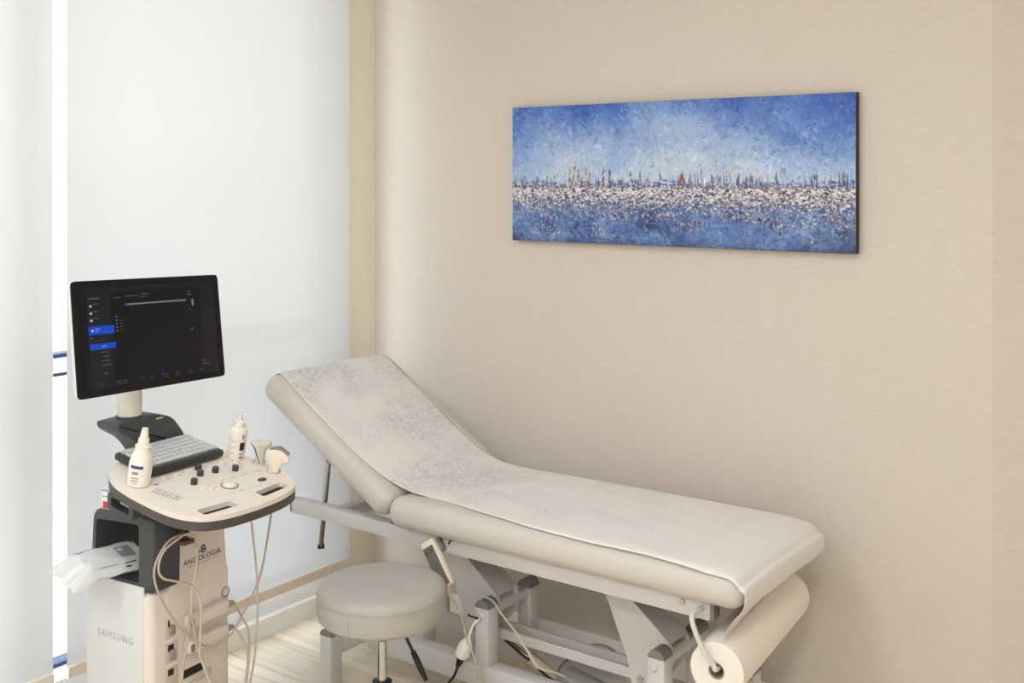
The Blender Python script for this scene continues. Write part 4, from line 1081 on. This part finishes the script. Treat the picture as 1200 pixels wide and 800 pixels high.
probe('cream curved ultrasound probe with grey lens at the console edge', .380, -.093, ol2, M_pc, ln2, math.radians(36), math.radians(16),
      [('cable', [MWp(r, f, z) for r, z, f in s1])], .374, M_pcab2)

# wipe packet poking out of the compartment
t = thing('wipes_packet', 'crumpled white plastic packet sticking out of the charcoal compartment', 'packet', MWp(.10, -.36, .5635), (0, 0, 0))
b = MWp(.10, -.36, .5635)
bm = bm_new(); A = MWp(.130, -.318, .5850); Bp = MWp(-.105, -.345, .585)
d = (Bp-A); d.z = 0; ln = d.length; d.normalize(); w = (Vector((-d.y, d.x, 0))*math.cos(.33)+Vector((0, 0, -math.sin(.33)))); NU, NW_ = 30, 16; grid = {}
for side in (1, -1):
    for i in range(NU+1):
        for j in range(NW_+1):
            u_, v_ = i/NU, j/NW_
            if side == -1 and (i in (0, NU) or j in (0, NW_)): continue
            prof = min(1, u_/.10)*min(1, max(0, (1-u_)/.26))**.75
            hh = .016*prof*(1-abs(2*v_-1)**4)**.6
            wid = .058*(1-.10*max(0, u_-.7)/.3)*(1 if u_ < .72 else 1+.25*(u_-.72))
            c = A+d*(ln*u_)+w*(wid*(2*v_-1))+Vector((0, 0, .022+.010*u_))
            c.z += side*hh*(1 if side > 0 else .85)+.0016*math.sin(19*u_+7*v_)*math.sin(11*v_+3)
            if u_ > .74: c.z += -.020*((u_-.74)/.26)+.004*math.sin(14*v_+2)+.003*math.sin(29*v_)
            grid[(side, i, j)] = bm.verts.new(c-b)
for i in range(NU+1):
    for j in range(NW_+1):
        if (-1, i, j) not in grid: grid[(-1, i, j)] = grid[(1, i, j)]
for side in (1, -1):
    for i in range(NU):
        for j in range(NW_):
            q_ = [grid[(side, i, j)], grid[(side, i+1, j)], grid[(side, i+1, j+1)], grid[(side, i, j+1)]]
            if len(set(q_)) == 4:
                try: bm.faces.new(q_)
                except ValueError: pass
pk = obj('wrapper', bm, mat('packet_plastic', rgb(208, 209, 208), .3, bump=.3, bscale=28), t, angle=70)
def pkmark(name, m_, u0, u1, v0, v1):
    bm = bm_new(); R_ = []
    for i in range(7):
        u_ = u0+(u1-u0)*i/6; row = []
        for j in range(3):
            v_ = v0+(v1-v0)*j/2
            prof = min(1, u_/.10)*min(1, max(0, (1-u_)/.26))**.75
            hh = .016*prof*(1-abs(2*v_-1)**4)**.6
            c = A+d*(ln*u_)+w*(.058*(2*v_-1))+Vector((0, 0, .0228+.010*u_+hh+.0016*math.sin(19*u_+7*v_)*math.sin(11*v_+3)))
            row.append(bm.verts.new(c-b))
        R_.append(row)
    for p, q_ in zip(R_, R_[1:]):
        for j in range(2): bm.faces.new((p[j], q_[j], q_[j+1], p[j+1]))
    obj(name, bm, m_, pk)
M_pb = mat('packet_blue_print', rgb(92, 92, 176), .5)
pkmark('blue_stripe', M_lbl, .22, .66, .085, .11); pkmark('blue_print', M_pb, .66, .74, .10, .16)
pkmark('print', M_lblg, .42, .66, .84, .86); pkmark('print', M_ink, .22, .36, .86, .885); pkmark('code_block', M_ink, .30, .37, .935, .965); pkmark('print', M_lblg, .16, .34, .30, .70)

# small cartons on top of the compartment
def carton(label, r, f, z, s, rz, m_, bands):
    o = MWp(r, f, z)
    t = thing('carton', label, 'box', o, (0, 0, RZ+rz))
    bm = bm_new(); add_box(bm, (0, 0, s[2]/2), s, None, .001, 1); c_ = obj('box', bm, m_, t, smooth=False)
    for nm, mm, c, s_ in bands:
        bm = bm_new(); add_box(bm, c, s_, None); obj(nm, bm, mm, c_, smooth=False)
M_red = mat('carton_red', rgb(190, 48, 58), .5); M_grn = mat('carton_green', rgb(150, 174, 112), .5); M_cw = mat('carton_white', rgb(224, 228, 228), .5); M_cb = mat('carton_blue', rgb(130, 170, 200), .5)
carton('upright white carton with red mark left of the console', .062, -.374, .7335, (.030, .026, .055), .10, M_cw,
       [('red_mark', M_red, (-.0152, -.002, .012), (.001, .018, .018)), ('blue_band', M_cb, (-.0152, 0, .050), (.001, .025, .006)), ('print', M_lblg, (-.0152, 0, .034), (.001, .018, .003)), ('green_foot', M_grn, (-.0152, 0, .003), (.001, .025, .005))])
carton('flat white and green carton with red end on the charcoal compartment', .069, -.317, .7385, (.030, .072, .013), 0.0, M_cw,
       [('green_stripe', M_grn, (-.0152, 0, .003), (.001, .070, .005)), ('red_end', M_red, (0, -.0362, .0065), (.029, .001, .0125))])
carton('small plain green carton tucked under the console', .108, -.325, .7385, (.036, .080, .012), .05, M_grn, [])
